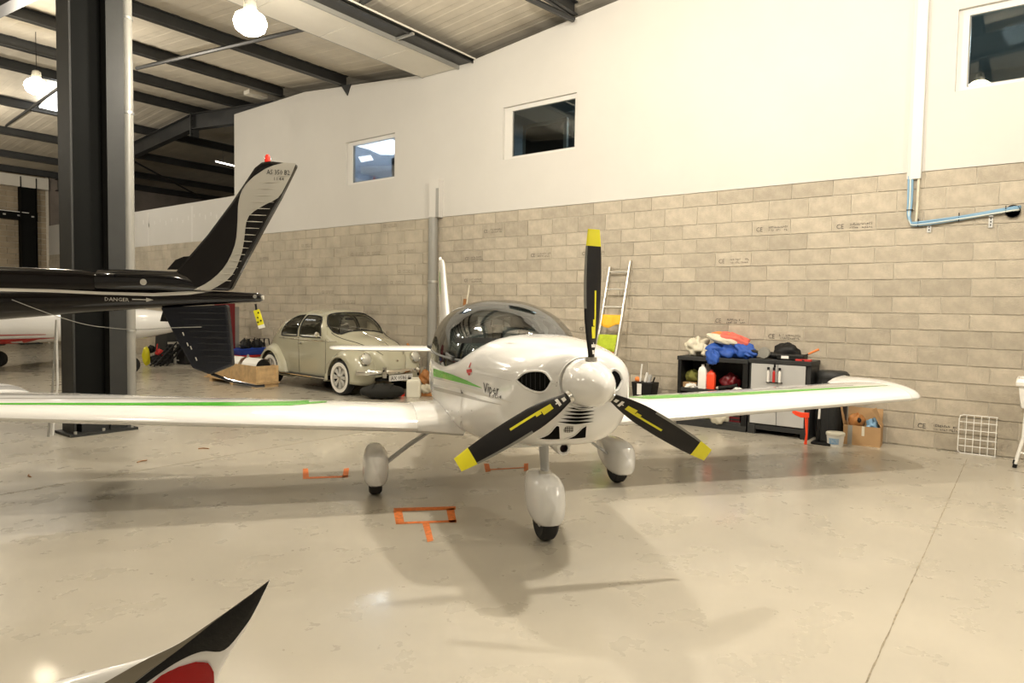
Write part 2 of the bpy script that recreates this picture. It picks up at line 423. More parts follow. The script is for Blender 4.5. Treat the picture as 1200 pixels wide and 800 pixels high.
# stamped lettering on the blocks ("CE" and a line of worn small print)
tv, tf = text_mesh('CE', 1.0, 2)
def stamp(px, py, m='inkfaint', mat_mb={}):
    p = on_x(px, py, WX-0.006); mb = mat_mb.setdefault(m, MB()); s = 0.085
    # p: left-centre of the stamp; the wall runs away to the left, so text advances towards -Y
    mb.add([(p.x, p.y-x_*s*0.85, p.z+y_*s-0.03) for x_, y_, _ in tv], tf)
    yy = p.y-0.14
    for row in (0.018, -0.022):
        q = yy-random.uniform(0.0, 0.04)
        while q > yy-0.27:
            w_ = random.uniform(0.008, 0.018)
            if random.random() < 0.85:
                h = random.uniform(0.018, 0.028); z = p.z+row+random.uniform(-0.004, 0.004); k = random.random()
                mb.add([(p.x, q, z-h/2), (p.x, q-w_*0.35, z-h/2), (p.x, q-w_*0.35, z+h/2), (p.x, q, z+h/2)], [(0, 1, 2, 3)])
                if k < 0.6: mb.add([(p.x, q, z+h/2-0.006), (p.x, q-w_, z+h/2-0.006), (p.x, q-w_, z+h/2), (p.x, q, z+h/2)], [(0, 1, 2, 3)])
                if k > 0.3: mb.add([(p.x, q, z-h/2), (p.x, q-w_, z-h/2), (p.x, q-w_, z-h/2+0.006), (p.x, q, z-h/2+0.006)], [(0, 1, 2, 3)])
            q -= w_+0.007
    return mat_mb
for x, y in [(980, 265.5), (886, 269), (842, 306), (838, 375.5), (900, 393.5), (1075, 498), (567, 271), (545, 303), (622, 299), (682, 297), (544, 328.5), (679, 385)]:
    mm = stamp(x, y, 'ink')
for x, y in [(449, 265), (353, 288), (411, 298), (430, 297), (467, 295), (304, 303), (354, 311), (466, 318), (457, 331), (377, 342), (401, 353.5), (428, 366)]:
    mm = stamp(x, y, 'inkfaint')
for k, mb in mm.items(): mb.build('stamp_lettering', M[k], wall)
# --- white upper wall with three window openings
def upper_wall():
    top = [(-3.0, 6.9), (0, 6.72), (2.5, 6.52), (5.15, 6.30), (6.5, 6.17), (8.15, 6.0), (9.3, 5.99), (13.07, 6.34), (15.97, 6.31)]
    ys = [p[0] for p in top]; wins = WINS
    def ztop(y): return float(np.interp(y, ys, [p[1] for p in top]))
    cuts = sorted(set(ys+[c for w_ in wins for c in w_[:2]])); mb = MB()
    for y0, y1 in zip(cuts[:-1], cuts[1:]):
        segs = [(3.266, None)]
        for (a_, b_, c_, d_) in wins:
            if a_ <= y0+1e-6 and b_ >= y1-1e-6: segs = [(3.266, c_), (d_, None)]
        for lo, hi in segs:
            h0, h1 = (ztop(y0), ztop(y1)) if hi is None else (hi, hi)
            mb.prism([(WX-0.008, y0, lo), (WX-0.008, y1, lo), (WX-0.008, y1, h1), (WX-0.008, y0, h0)], (0.16, 0, 0))
    o = mb.build('wall_upper', M['plaster'], kind='structure')
    bm = bmesh.new(); bm.from_mesh(o.data); bmesh.ops.remove_doubles(bm, verts=bm.verts, dist=1e-4); bm.to_mesh(o.data); bm.free()
    return o
WINS = [(10.10, 11.62, 4.12, 5.02), (5.86, 7.36, 4.15, 5.05), (-0.85, 0.75, 4.14, 5.06)]
upper_wall()
# end return of the office block and the low wall running on to the far corner
MB().box((WX+0.16, 15.85, 3.26), (WX+6.9, 15.97, 6.4)).build('wall_office_end', M['plaster'], kind='structure')
low = MB().box((WX-0.004, 15.97, 3.23), (WX+0.12, 28.5, 4.29)).build('wall_low', M['plaster'], kind='structure')
for px in (174, 225):      # taped joints and screw caps of the plasterboard
    p = on_x(px, 270, WX-0.006); MB().box((p.x, p.y-0.05, 3.24), (p.x+0.002, p.y+0.05, 4.2)).build('board_joint', M['trimwhite'], low)
sm = MB()
for i in range(16):
    p = on_x(168+i*6.6, 262.5-i*0.8+random.uniform(-3, 3), WX-0.006); sm.box((p.x, p.y-0.03, p.z-0.03-random.random()*0.05), (p.x+0.002, p.y+0.03, p.z+0.05))
sm.build('filler_patches', M['trimwhite'], low, kind='stuff')
# windows: frame parts + pane + room behind
for i, (a_, b_, c_, d_) in enumerate(WINS):
    x0 = WX+0.05; fr = MB(); t = 0.05 if i else 0.035
    pane_y0, pane_y1, pane_z0, pane_z1 = a_+0.06, b_-(0.16, 0.16, 0.105)[i], c_+0.05, d_-0.07
    for bx in [((x0, a_, c_), (x0+0.07, b_, pane_z0)), ((x0, a_, pane_z1), (x0+0.07, b_, d_)), ((x0, a_, pane_z0), (x0+0.07, pane_y0, pane_z1)), ((x0, pane_y1, pane_z0), (x0+0.07, b_, pane_z1))]:
        fr.box(*bx)
    w_ = fr.build('window_%d' % (i+1), M['trimwhite'], kind='structure')
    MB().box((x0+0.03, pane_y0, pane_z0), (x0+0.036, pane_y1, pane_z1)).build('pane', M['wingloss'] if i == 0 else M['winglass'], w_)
    MB().box((x0+0.02, pane_y0, pane_z0), (x0+0.05, pane_y1, pane_z0+0.012)).box((x0+0.02, pane_y1-0.014, pane_z0), (x0+0.05, pane_y1, pane_z1)).build('gasket', M['planedark'], w_)
    lit = (i == 0); rm = MB(); X0, X1 = WX+0.17, WX+4.2; Y0, Y1 = a_-1.6, b_+2.0
    if i == 0: Y1 = 15.8
    Z0, Z1 = 3.1, 5.55
    rm.box((X1, Y0, Z0), (X1+0.05, Y1, Z1)).box((X0, Y0, Z1), (X1, Y1, Z1+0.05)).box((X0, Y0, Z0-0.05), (X1, Y1, Z0)).box((X0, Y0-0.05, Z0), (X1, Y0, Z1)).box((X0, Y1, Z0), (X1, Y1+0.05, Z1))
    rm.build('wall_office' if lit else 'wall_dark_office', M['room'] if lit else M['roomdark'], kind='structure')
pcs = [[(435, 176), (452, 171.5), (461, 174), (461, 180), (446, 181)], [(420, 184), (434, 182), (437, 187), (423, 189.5)]]
for k, pl in enumerate(pcs):
    ps = [on_z(x, y, 5.54) for x, y in pl]
    o = MB().prism([Vector((p.x, p.y, 5.53)) for p in ps], (0, 0, 0.02)).build('ceiling_panel_light', M['ledglow'])
    tag(o, ['larger glowing ceiling panel seen through the small lit window', 'smaller glowing ceiling panel seen lower left in the small lit window'][k], 'light')
L_ = bpy.data.lights.new('office_light', 'AREA'); L_.energy = 330; L_.size = 1.2; L_.color = (0.9, 0.95, 1); lo = bpy.data.objects.new('office_light', L_); lo.location = (WX+2, 12.5, 5.45); COL.objects.link(lo)
for yy, en in ((6.8, 12), (0.0, 55)):  # added fill lights, unseen, brightening the rooms behind two windows
    L_ = bpy.data.lights.new('office_fill_light', 'AREA'); L_.energy = en; L_.size = 0.8; L_.color = (0.85, 0.95, 1); lo = bpy.data.objects.new('office_fill_light', L_); lo.location = (WX+2.2, yy, 5.4); COL.objects.link(lo)
p = on_x(438, 207, WX+0.25)
t = thing('orange_cone', 'small orange marker on the sill of the lit office window', 'cone', (p.x, p.y, 4.17))
MB().lathe([(0.06, 0), (0.06, 0.015), (0.03, 0.015), (0.008, 0.14)], 10).build('cone_body', M['redorange'], t, smooth=True)
MB().box((-0.07, -0.07, -0.01), (0.07, 0.07, 0.006)).build('base_plate', M['redorange'], t)
p = on_x(452, 206, WX+0.25)
t = thing('office_shelf_item', 'dark office chair back seen at the right of the lit office window', 'chair', (p.x+0.2, p.y-0.1, 4.12))
MB().box((-0.04, -0.12, 0.15), (0.03, 0.12, 0.55)).build('backrest', M['black'], t, bevel=0.02); MB().tube([(0, 0, 0), (0, 0, 0.2)], 0.02).build('post', M['black'], t)
# dark doorway shape and a sloping duct behind the middle window
t = thing('office_door', 'dark door leaf standing open behind the middle upper window', 'door', (WX+1.6, 7.6, 3.1))
MB().box((0, -0.45, 0), (0.05, 0.45, 2.05)).build('leaf', M['black'], t); MB().box((-0.01, -0.52, 0), (0.06, -0.45, 2.1)).box((-0.01, 0.45, 0), (0.06, 0.52, 2.1)).box((-0.01, -0.52, 2.05), (0.06, 0.52, 2.12)).build('door_frame', M['cabgrey'], t)

# --- far wall, outer walls and closing walls behind the camera
bw = MB().box((-14, 28.55, 0), (9.3, 28.75, 6.4)).build('wall_back', M['mortar'], kind='structure')
bb = MB()
for c in range(31):
    z = 0.2*c; x = -1.0+(0.25 if c % 2 else 0)
    while x < 9.2:
        bb.box((x+0.006, 28.52, z+0.006), (min(x+0.494, 9.2), 28.56, z+0.194)); x += 0.5
bb.build('concrete_block_courses', mat('brownish_block', (0.33, 0.27, 0.19), 0.92, var=0.3, scale=1.6, bump=0.3), bw, kind='stuff')
MB().box((9.3, 28.4, 0), (WX+7, 28.6, 6.4)).box((WX+6.8, 15, 0), (WX+7, 28.5, 6.6)).build('wall_far', M['farwall'], kind='structure')
MB().box((-14.2, -14, 0), (-14, 28.7, 7)).build('wall_left', M['plaster'], kind='structure')
MB().box((-14, -14.2, 0), (WX+0.2, -14, 7)).build('wall_rear', M['plaster'], kind='structure')
MB().box((WX, -14, 0), (WX+0.2, -3.0, 7)).build('wall_front_right', M['plaster'], kind='structure')

# --- roof
YV, YR, YE = 8.7, 18.5, 28.7
def roofz(y):       # underside of the purlins
    if y < YV: return 6.0+0.095*(YV-y)
    if y < YR: return 6.0+0.08*(y-YV)
    return 6.0+0.08*(YR-YV)-0.08*(y-YR)
dk = MB(); prof = []
x = -14.0; P_ = []
while x < WX+7:          # trapezoidal deck ribs
    P_ += [(x, 0), (x+0.18, 0), (x+0.20, 0.005), (x+0.31, 0.005)]; x += 0.33
segs = [-14.2, YV, YR, YE]
for s0, s1 in zip(segs[:-1], segs[1:]):
    v = [(px_, yy, roofz(yy)+0.21+dz) for yy in (s0+1e-4, s1-1e-4) for px_, dz in P_]; n = len(P_)
    dk.add(v, [(i, i+1, n+i+1, n+i) for i in range(n-1)])
dk.build('ceiling', M['deck'], kind='structure', fix=False)
ce = bpy.data.objects['ceiling']
def purlin(y, x0=-14, x1=WX+7, h=0.21, wd=0.075):
    z = roofz(y); o = MB().box((x0, y-0.012, z), (x1, y+0.012, z+h)).box((x0, y-wd, z), (x1, y+wd, z+0.016)).box((x0, y-wd, z+h-0.016), (x1, y+wd, z+h)).build('purlin', M['steel'], ce)
for y in (11.75, 14.05, 16.35): purlin(y, -14, WX+0.1 if y < 16 else WX+7)
for y in (18.5, 21.1, 23.75, 26.3, 28.2): purlin(y, wd=0.09 if y == 18.5 else 0.075)
for y in (5.95, 3.4, 0.9, -1.6, -4.1, -6.6, -9.1, -11.6): purlin(y, -14, WX)
def hbeam(mb, a, b, h, wd, tf=0.018, tw=0.012):
    """I section between two points (web vertical)"""
    a = Vector(a); b = Vector(b); d = (b-a).normalized(); s = d.cross(Vector((0, 0, 1))).normalized(); u = s.cross(d)
    def bar(x0, x1, z0, z1):
        r = [[p+s*x+u*z for x, z in ((x0, z0), (x1, z0), (x1, z1), (x0, z1))] for p in (a, b)]; mb.rings(r)
    bar(-wd/2, wd/2, -tf, 0); bar(-wd/2, wd/2, -h, -h+tf); bar(-tw/2, tw/2, -h+tf, -tf)
def rafter(X, far_only=False, wallbeam=False):
    mb = MB()
    zr = roofz(YR); hb = 0.42
    hbeam(mb, (X, YV+0.1, roofz(YV)), (X, YR, zr), hb, 0.19)
    hbeam(mb, (X, YR, zr), (X, YE, roofz(YE)), hb, 0.19)
    hbeam(mb, (X, YV-0.1, roofz(YV)), (X, -14, roofz(-14)), hb, 0.19)
    # apex end plates with bolts
    mb.box((X-0.12, YR-0.025, zr-0.62), (X+0.12, YR+0.025, zr))
    for k in range(5):
        for q in (-0.05, 0.05): mb.box((X-0.10, YR-0.045, zr-0.57+k*0.12), (X-0.06, YR+0.045, zr-0.54+k*0.12))
    # haunches at the column and at the apex
    for sgn in (1, -1):
        y0 = YV+0.25*sgn; y1 = YV+1.9*sgn
        r = []
        for p, hh in ((y0, 0.85), (y1, 0.42)):
            z = roofz(p); r.append([(X-0.095, p, z-hh), (X+0.095, p, z-hh), (X+0.095, p, z-hh+0.02), (X-0.095, p, z-hh+0.02)])
        mb.rings(r); mb.prism([(X-0.006, y0, roofz(y0)-0.84), (X-0.006, y1, roofz(y1)-0.42), (X-0.006, y0, roofz(y0)-0.42)], (0.012, 0, 0))
    return mb.build('rafter', M['steel'], ce)
rafter(3.45); rafter(-3.0); rafter(-9.5); rafter(WX+0.28)
# wind braces under the deck
br = [((160, 80), (357, 34)), ((3, 150), (69, 103))]
for (a_, b_), z0, z1 in zip(br, (6.25, 6.6), (6.02, 6.55)):
    MB().tube([on_z(*a_, z0), on_z(*b_, z1)], 0.035, 6).build('wind_brace', M['steel'], ce)
a_ = on_z(397, 19, 6.02); b_ = on_z(440, -6, 6.05); MB().tube([a_, b_], 0.04, 6).build('wind_brace', M['steel'], ce)
a_ = on_z(617, -3, 6.18); b_ = on_z(672, 23, 6.14); MB().tube([a_, b_], 0.045, 6).build('wind_brace', M['steel'], ce)
a_ = Vector((10.3, 24.0, roofz(24)-0.05)); b_ = Vector((14.5, 27.6, roofz(27.6)-0.05)); MB().tube([a_, b_], 0.03, 6).build('wind_brace', M['steel'], ce)
# valley gutter lining: a row of smooth pale panels, cable tray and dark channel beside it
x = -13.5
while x < WX-0.05:
    x1 = min(x+1.2, WX-0.03)
    MB().box((x+0.006, 8.42, 5.93), (x1-0.006, 9.32, 5.965)).build('gutter_panel', M['panel'], ce, bevel=0.004); x += 1.2
MB().box((-14, 8.395, 5.91), (WX, 8.425, 6.02)).box((-14, 9.315, 5.93), (WX, 9.335, 6.1)).build('gutter_edge', M['greypipe'], ce)
MB().box((-14, 8.06, 5.98), (WX, 8.39, 6.00)).box((-14, 8.06, 5.95), (WX, 8.08, 6.04)).build('cable_tray', M['steel'], ce)
for k in range(4):
    y = 8.12+k*0.05; MB().tube([(-14, y, 6.01), (-2, y+0.01, 6.012), (3, y, 6.01), (WX-0.1, y, 6.01)], 0.012, 6).build('tray_cable', M['bluecable'] if k < 2 else M['lightcable'], ce)
for xx in (5.9, 7.7, 4.0): MB().box((xx, 8.0, 5.94), (xx+0.05, 8.45, 5.97)).build('tray_bracket', M['galv'], ce)
MB().tube([(-14, 7.98, 6.0), (WX-0.05, 7.98, 6.0)], 0.014, 6).build('tray_cable', M['panel'], ce)
# rooflight
ps = [on_z(x, y, 6.63) for x, y in [(46, 126), (68, 106), (95, 112), (95, 137)]]
tag(MB().prism(ps, (0, 0, 0.05)).build('rooflight', M['skyglow']), 'bright white rooflight panel in the roof deck left of the steel column', 'rooflight')
# tube light over the low wall
p = on_z(255, 190, 6.0); q = on_z(276, 195, 6.0)
t = thing('tube_light', 'slim white tube light hung under the far roof beside the wall end', 'light', p)
MB().box((-0.07, -0.04, 0.02), (1.3, 0.04, 0.06)).build('housing', M['trimwhite'], t); MB().box((-0.05, -0.035, 0.0), (1.28, 0.035, 0.02)).build('tube', M['tubeglow'], t)
t.rotation_euler = (0, 0, math.atan2((q-p).y, (q-p).x))
MB().tube([(0.2, 0, 0.06), (0.2, 0, 0.5)], 0.006, 5).build('hanger', M['steel'], t)
# small white box on the deck near the wall top
p = on_z(300, 112, 6.55)
t = thing('deck_junction_box', 'small pale junction box on the roof deck above the wall corner', 'junction box', (p.x, p.y, p.z+0.02))
MB().box((-0.25, -0.12, -0.05), (0.25, 0.12, 0.05)).build('box_body', M['panel'], t, bevel=0.01); MB().tube([(0.25, 0, 0), (0.5, 0, 0.02)], 0.01, 6).build('cable', M['panel'], t)
# torn flashing hanging at the wall top
p = on_x(405, 100, WX-0.03)
tag(MB().prism([p+Vector((0, 0.16, 0.03)), p+Vector((0, -0.16, 0.0)), p+Vector((0, -0.05, -0.22))], (0.02, 0, 0)).build('torn_flashing', M['steel']), 'small torn black flashing hanging at the top of the white wall', 'flashing')

# --- lamps
names = ['suspended high bay lamp nearest the white wall, upper of the two visible', 'suspended high bay lamp left of the steel column']
for i, (x, y, z) in enumerate(LAMPS):
    t = thing('high_bay_lamp', names[i] if i < 2 else 'suspended high bay lamp outside the picture, number %s from the wall' % ['one', 'two', 'three', 'four', 'five', 'six', 'seven', 'eight'][i-2], 'lamp', (x, y, z), 0, 'high bay lamps')
    MB().lathe([(0.03, 0.30), (0.07, 0.27), (0.08, 0.16), (0.05, 0.13)], 20).build('housing', M['greypipe'], t, smooth=True)
    MB().lathe([(0.001, 0.15), (0.10, 0.135), (0.17, 0.085), (0.195, 0.01), (0.17, -0.07), (0.10, -0.12), (0.001, -0.14)], 24).build('diffuser', M['lampglow'], t)
    MB().tube([(0, 0, 0.24), (0, 0, min(roofz(y)-0.03, 5.92 if abs(y-YV) < 0.7 else 9)-z)], 0.006, 5).build('suspension_cable', M['black'], t)
    l = bpy.data.lights.new('lamp_light', 'POINT'); l.shadow_soft_size = 0.09; l.energy = LAMP_W*(0.42, 0.55, 1.1, 1.7, 1.3, 0.3, 0.3, 0.35, 0.4, 0.7)[i]; l.color = LAMP_C
    lo = bpy.data.objects.new('lamp_light', l); lo.parent = t; lo.location = (0, 0, -0.36); COL.objects.link(lo)

# --- steel column with downpipe
cx0, cx1, cy = 3.055, 3.70, 8.86
t = thing('steel_column', 'tall dark steel H column standing in the hall left of the light aircraft', 'column', (cx0, cy, 0))
W_ = 0.46; zt = 6.0
MB().box((0.0, -0.16, 0.02), (0.022, 0.20, zt)).build('flange', M['steelcol'], t)
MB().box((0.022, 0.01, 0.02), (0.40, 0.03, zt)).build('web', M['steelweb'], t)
MB().box((0.40, -0.13, 0.02), (0.595, 0.20, zt)).build('flange', M['steelcol'], t, label='wide grey face beside the shade-dark web')
MB().box((-0.06, -0.22, 0), (0.68, 0.26, 0.03)).build('base_plate', M['steelcol'], t)
bm_ = MB()
for a_, b_ in ((0.0, -0.19), (0.3, -0.19), (0.62, -0.19)): bm_.lathe([(0.018, 0.03), (0.018, 0.06)], 8, o=(a_, b_, 0))
bm_.build('anchor_bolts', M['galv'], t, kind='stuff')
MB().box((0.10, -0.10, 0.03), (0.50, 0.0, 0.12)).build('grout_pad', M['darkgrey'], t)
hb = MB()
hbeam(hb, (0.42, 0, zt-0.02), (0.42, -0.9, zt+0.05), 0.8, 0.2); hbeam(hb, (0.42, 0, zt-0.02), (0.42, 0.9, zt+0.05), 0.8, 0.2); hb.build('haunch', M['steel'], t)
t = thing('downpipe', 'round grey rainwater downpipe fixed along the dark steel column', 'pipe', (3.79, 8.985, 0))
MB().tube([(0, 0, 0.02), (0, 0, 2.0), (0, 0, 4.55)], 0.070, 18).build('pipe', M['greypipe'], t, smooth=True)
MB().tube([(0, 0, 4.5), (0, 0, 5.8)], 0.065, 18).build('pipe', M['greypipe'], t, smooth=True)
for z in (1.2, 3.9, 5.05): MB().lathe([(0.071, z), (0.078, z), (0.078, z+0.03), (0.071, z+0.03)], 18).box((-0.1, -0.015, z), (-0.065, 0.015, z+0.03)).build('clamp', M['galv'], t, smooth=True)
# pale cables down the left of the column
t = thing('column_cable', 'pale cables running down to the floor left of the dark steel column', 'cable', (2.98, 8.9, 0))
MB().tube([(-0.08, 0, 0.01), (-0.02, 0, 0.6), (-0.015, 0.02, 1.35)], 0.012, 6).build('cable', M['whitepl'], t)
MB().tube([(-0.14, -0.05, 0.01), (-0.07, 0, 0.6), (-0.015, 0.02, 1.35)], 0.012, 6).build('cable', M['greypipe'], t)

# --- far corner column and girt at the back left
t = thing('corner_column', 'dark steel column against the far brownish block wall', 'column', (8.35, 28.3, 0))
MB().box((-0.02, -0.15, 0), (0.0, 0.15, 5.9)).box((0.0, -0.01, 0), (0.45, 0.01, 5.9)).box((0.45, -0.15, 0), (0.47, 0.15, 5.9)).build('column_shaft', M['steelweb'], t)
MB().box((-0.1, -0.2, 0), (0.55, 0.2, 0.03)).build('base_plate', M['steelcol'], t)
t = thing('wall_girt', 'horizontal dark steel girt with cable clips across the far block wall', 'beam', (-1, 28.3, 4.4))
MB().box((0, 0, 0), (9.9, 0.15, 0.02)).box((0, 0.07, 0.02), (9.9, 0.09, 0.28)).box((0, 0, 0.28), (9.9, 0.15, 0.30)).build('beam', M['steelweb'], t)
for k in range(10): MB().box((5.9+k*0.42, -0.02, 0.12), (5.98+k*0.42, 0.01, 0.17)).build('clip', M['galv'], t)
MB().tube([(4, -0.03, 0.33), (7, -0.03, 0.30), (9.6, -0.03, 0.26)], 0.015, 6).build('cable', M['whitepl'], t)
MB().box((-1, 28.2, 5.55), (9.2, 28.5, 5.95)).build('trim_1', M['panel'], kind='structure')
# --- wall downpipe near the middle
p = on_x(513, 250, WX)
t = thing('wall_downpipe', 'grey rainwater pipe rising behind the aircraft canopy on the block wall', 'pipe', (WX-0.12, p.y, 0))
MB().tube([(0, 0, 0.02), (0, 0, 2.05)], 0.088, 18).build('pipe', M['greypipe'], t, smooth=True)
MB().tube([(0, 0, 2.05), (0, 0, 3.25)], 0.088, 18).build('pipe', M['greypipe'], t, smooth=True)
MB().lathe([(0.09, 2.03), (0.1, 2.03), (0.1, 2.07), (0.09, 2.07)], 18).build('clamp', M['alu'], t, smooth=True)
MB().box((-0.02, -0.14, 3.25), (0.11, 0.10, 3.95)).build('pipe_casing', M['plaster'], t, label='white painted casing over the upper pipe')
MB().box((-0.035, -0.15, 3.25), (-0.02, -0.09, 3.78)).build('casing_gap', M['greypipe'], t)

# ================================================================== LIGHT AIRCRAFT
# local frame: x = image right (left wing), y = aft, z = up; origin on the floor between the main wheels
PO = Vector((4.547, 3.551, 0)); PA = math.atan2(-0.626, 0.780)
plane = thing('light_aircraft', 'white low-wing two-seat light aircraft with green stripes and three-blade propeller', 'aircraft', PO, PA)
PMW = Matrix.Translation(PO) @ Matrix.Rotation(PA, 4, 'Z')
#      s      hw     zb    zt    zm    nt   nb
ST = [(-1.985, 0.152, 0.995, 1.302, 1.150, 2.0, 2.0),
      (-1.965, 0.225, 0.925, 1.325, 1.145, 2.1, 2.1),
      (-1.93, 0.285, 0.865, 1.335, 1.140, 2.2, 2.2),
      (-1.87, 0.335, 0.805, 1.345, 1.135, 2.3, 2.4),
      (-1.78, 0.375, 0.755, 1.355, 1.130, 2.35, 2.8),
      (-1.62, 0.415, 0.712, 1.372, 1.115, 2.4, 3.0),
      (-1.40, 0.455, 0.668, 1.388, 1.09, 2.5, 3.1),
      (-1.10, 0.500, 0.605, 1.395, 1.06, 2.6, 3.2),
      (-0.85, 0.530, 0.570, 1.345, 1.04, 2.7, 3.2),
      (-0.55, 0.560, 0.540, 1.235, 1.01, 3.0, 3.2),
      (-0.20, 0.580, 0.515, 1.180, 0.99, 3.4, 3.2),
      (0.25, 0.588, 0.505, 1.165, 0.98, 3.6, 3.2),
      (0.70, 0.565, 0.520, 1.175, 0.98, 3.4, 3.0),
      (1.10, 0.500, 0.555, 1.235, 0.99, 2.8, 2.8),
      (1.60, 0.400, 0.620, 1.255, 1.00, 2.3, 2.5),
      (2.30, 0.275, 0.715, 1.190, 1.01, 2.1, 2.3),
      (3.10, 0.170, 0.820, 1.130, 1.01, 2.0, 2.1),
      (3.80, 0.085, 0.905, 1.080, 1.01, 2.0, 2.0),
      (4.15, 0.025, 0.965, 1.040, 1.01, 2.0, 2.0)]
SX = [q[0] for q in ST]
def fsec(s, n=56, grow=0.0):
    hw, zb, zt, zm, nt_, nb_ = [interp(SX, [q[k] for q in ST], s) for k in range(1, 7)]
    pts = []
    for j in range(n):
        a = 2*PI*j/n; c, q = math.cos(a), math.sin(a); e = nt_ if q >= 0 else nb_; H = (zt-zm) if q >= 0 else (zm-zb)
        pts.append((hw*math.copysign(abs(c)**(2/e), c)*(1+grow), s, zm+H*math.copysign(abs(q)**(2/e), q)*(1+grow)))
    return pts
ss = list(np.linspace(-1.985, -1.7, 12))+list(np.linspace(-1.64, 4.15, 64))
fus = MB().rings([fsec(s) for s in ss]).build('fuselage', M['planewhite'], plane, smooth=True)
# canopy bubble
CN = [(-1.02, 0.02, 1.385), (-0.98, 0.16, 1.40), (-0.90, 0.28, 1.428), (-0.75, 0.415, 1.478), (-0.5, 0.515, 1.556), (-0.2, 0.562, 1.617), (0.15, 0.580, 1.647), (0.5, 0.570, 1.640), (0.85, 0.530, 1.58), (1.15, 0.455, 1.475), (1.4, 0.36, 1.36), (1.6, 0.25, 1.27), (1.7, 0.12, 1.235)]
CX = [q[0] for q in CN]
def csec(s, n=40, dz=0.0, dn=0.0):
    hw = interp(CX, [q[1] for q in CN], s)+dn; zt = interp(CX, [q[2] for q in CN], s)+dn
    zs = 1.10 if s > -0.6 else 1.10+(-0.6-s)*0.25
    return [(hw*math.copysign(abs(math.cos(a))**(2/2.35), math.cos(a)), s, zs+(zt-zs)*abs(math.sin(a))**(2/2.35)) for a in [PI*j/n for j in range(n+1)]]
cs_ = list(np.linspace(-1.02, -0.6, 10))+list(np.linspace(-0.55, 1.08, 22))
can = MB().rings([csec(s) for s in cs_], cap=False, closed=False).build('canopy', M['canopyglass'], plane, smooth=2)
rear = list(np.linspace(1.08, 1.7, 10))
MB().rings([csec(s, dn=0.003) for s in rear], cap=False, closed=False).build('canopy_fairing', M['planewhite'], plane, smooth=2)
# canopy frame: sill rails and arches
fm = MB()
for sg in (1, -1):
    pts = []
    for s in np.linspace(-0.80, 1.1, 16):
        q = csec(s, 40)
        z = 1.185 if s > -0.5 else 1.185
        hw = interp(CX, [k[1] for k in CN], s); zs = 1.10; zt = interp(CX, [k[2] for k in CN], s)
        hx = hw*(1-((1.165-zs)/(zt-zs))**2.35)**(1/2.35); pts.append((sg*hx*0.992, s, 1.172))
    fm.tube(pts, 0.010, 6)
def arch(s0, r, lean=0.0, k0=0.10, dn=-0.012, mb=None):
    q = csec(s0, 40, dn=dn); pts = [(p[0], p[1]+lean*(p[2]-1.2), p[2]) for p in q if p[2] > 1.15]
    (mb or fm).tube(pts, r, 6)
arch(1.07, 0.018); fm.build('canopy_frame', M['cockpitgrey'], can, smooth=True)
rb = MB(); arch(0.42, 0.022, dn=-0.07, mb=rb); arch(-0.45, 0.012, dn=-0.05, mb=rb); rb.build('roll_bar', M['cockpitgrey'], plane, smooth=True)
# cockpit
ct = MB(); ct.rings([[(x, s, z-0.01) for x, s, z in [(-0.5*k, s, zt_), (0.5*k, s, zt_), (0.5*k, s, zt_-0.04), (-0.5*k, s, zt_-0.04)]] for s, k, zt_ in ((-0.98, 0.3, 1.37), (-0.75, 0.85, 1.36), (-0.42, 1.0, 1.345))])
ct.build('instrument_panel', M['cockpit'], plane)
MB().box((-0.53, -0.5, 1.16), (0.53, 1.2, 1.19)).build('cockpit_floor', M['cockpit'], plane)
for sx in (-0.26, 0.26):
    MB().rings([[(sx-0.2, s, z), (sx+0.2, s, z), (sx+0.2, s+0.09, z), (sx-0.2, s+0.09, z)] for s, z in ((0.28, 1.17), (0.40, 1.36), (0.46, 1.40))]).build('seat', M['cockpitgrey'], plane, bevel=0.02)
    MB().box((sx-0.11, 0.42, 1.40), (sx+0.11, 0.48, 1.50)).build('headrest', M['cockpit'], plane, bevel=0.02)
o = MB(); o.tube([(0.0, 0.30, 1.30), (0.0, 0.30, 1.42)], 0.05, 12).tube([(-0.06, 0.30, 1.40), (-0.05, 0.30, 1.49), (0.05, 0.30, 1.49), (0.06, 0.30, 1.40)], 0.008, 6); o.build('headset', M['black'], plane, smooth=True)
MB().box((-0.04, -0.62, 1.372), (0.04, -0.58, 1.42)).build('compass', M['black'], plane, bevel=0.01)
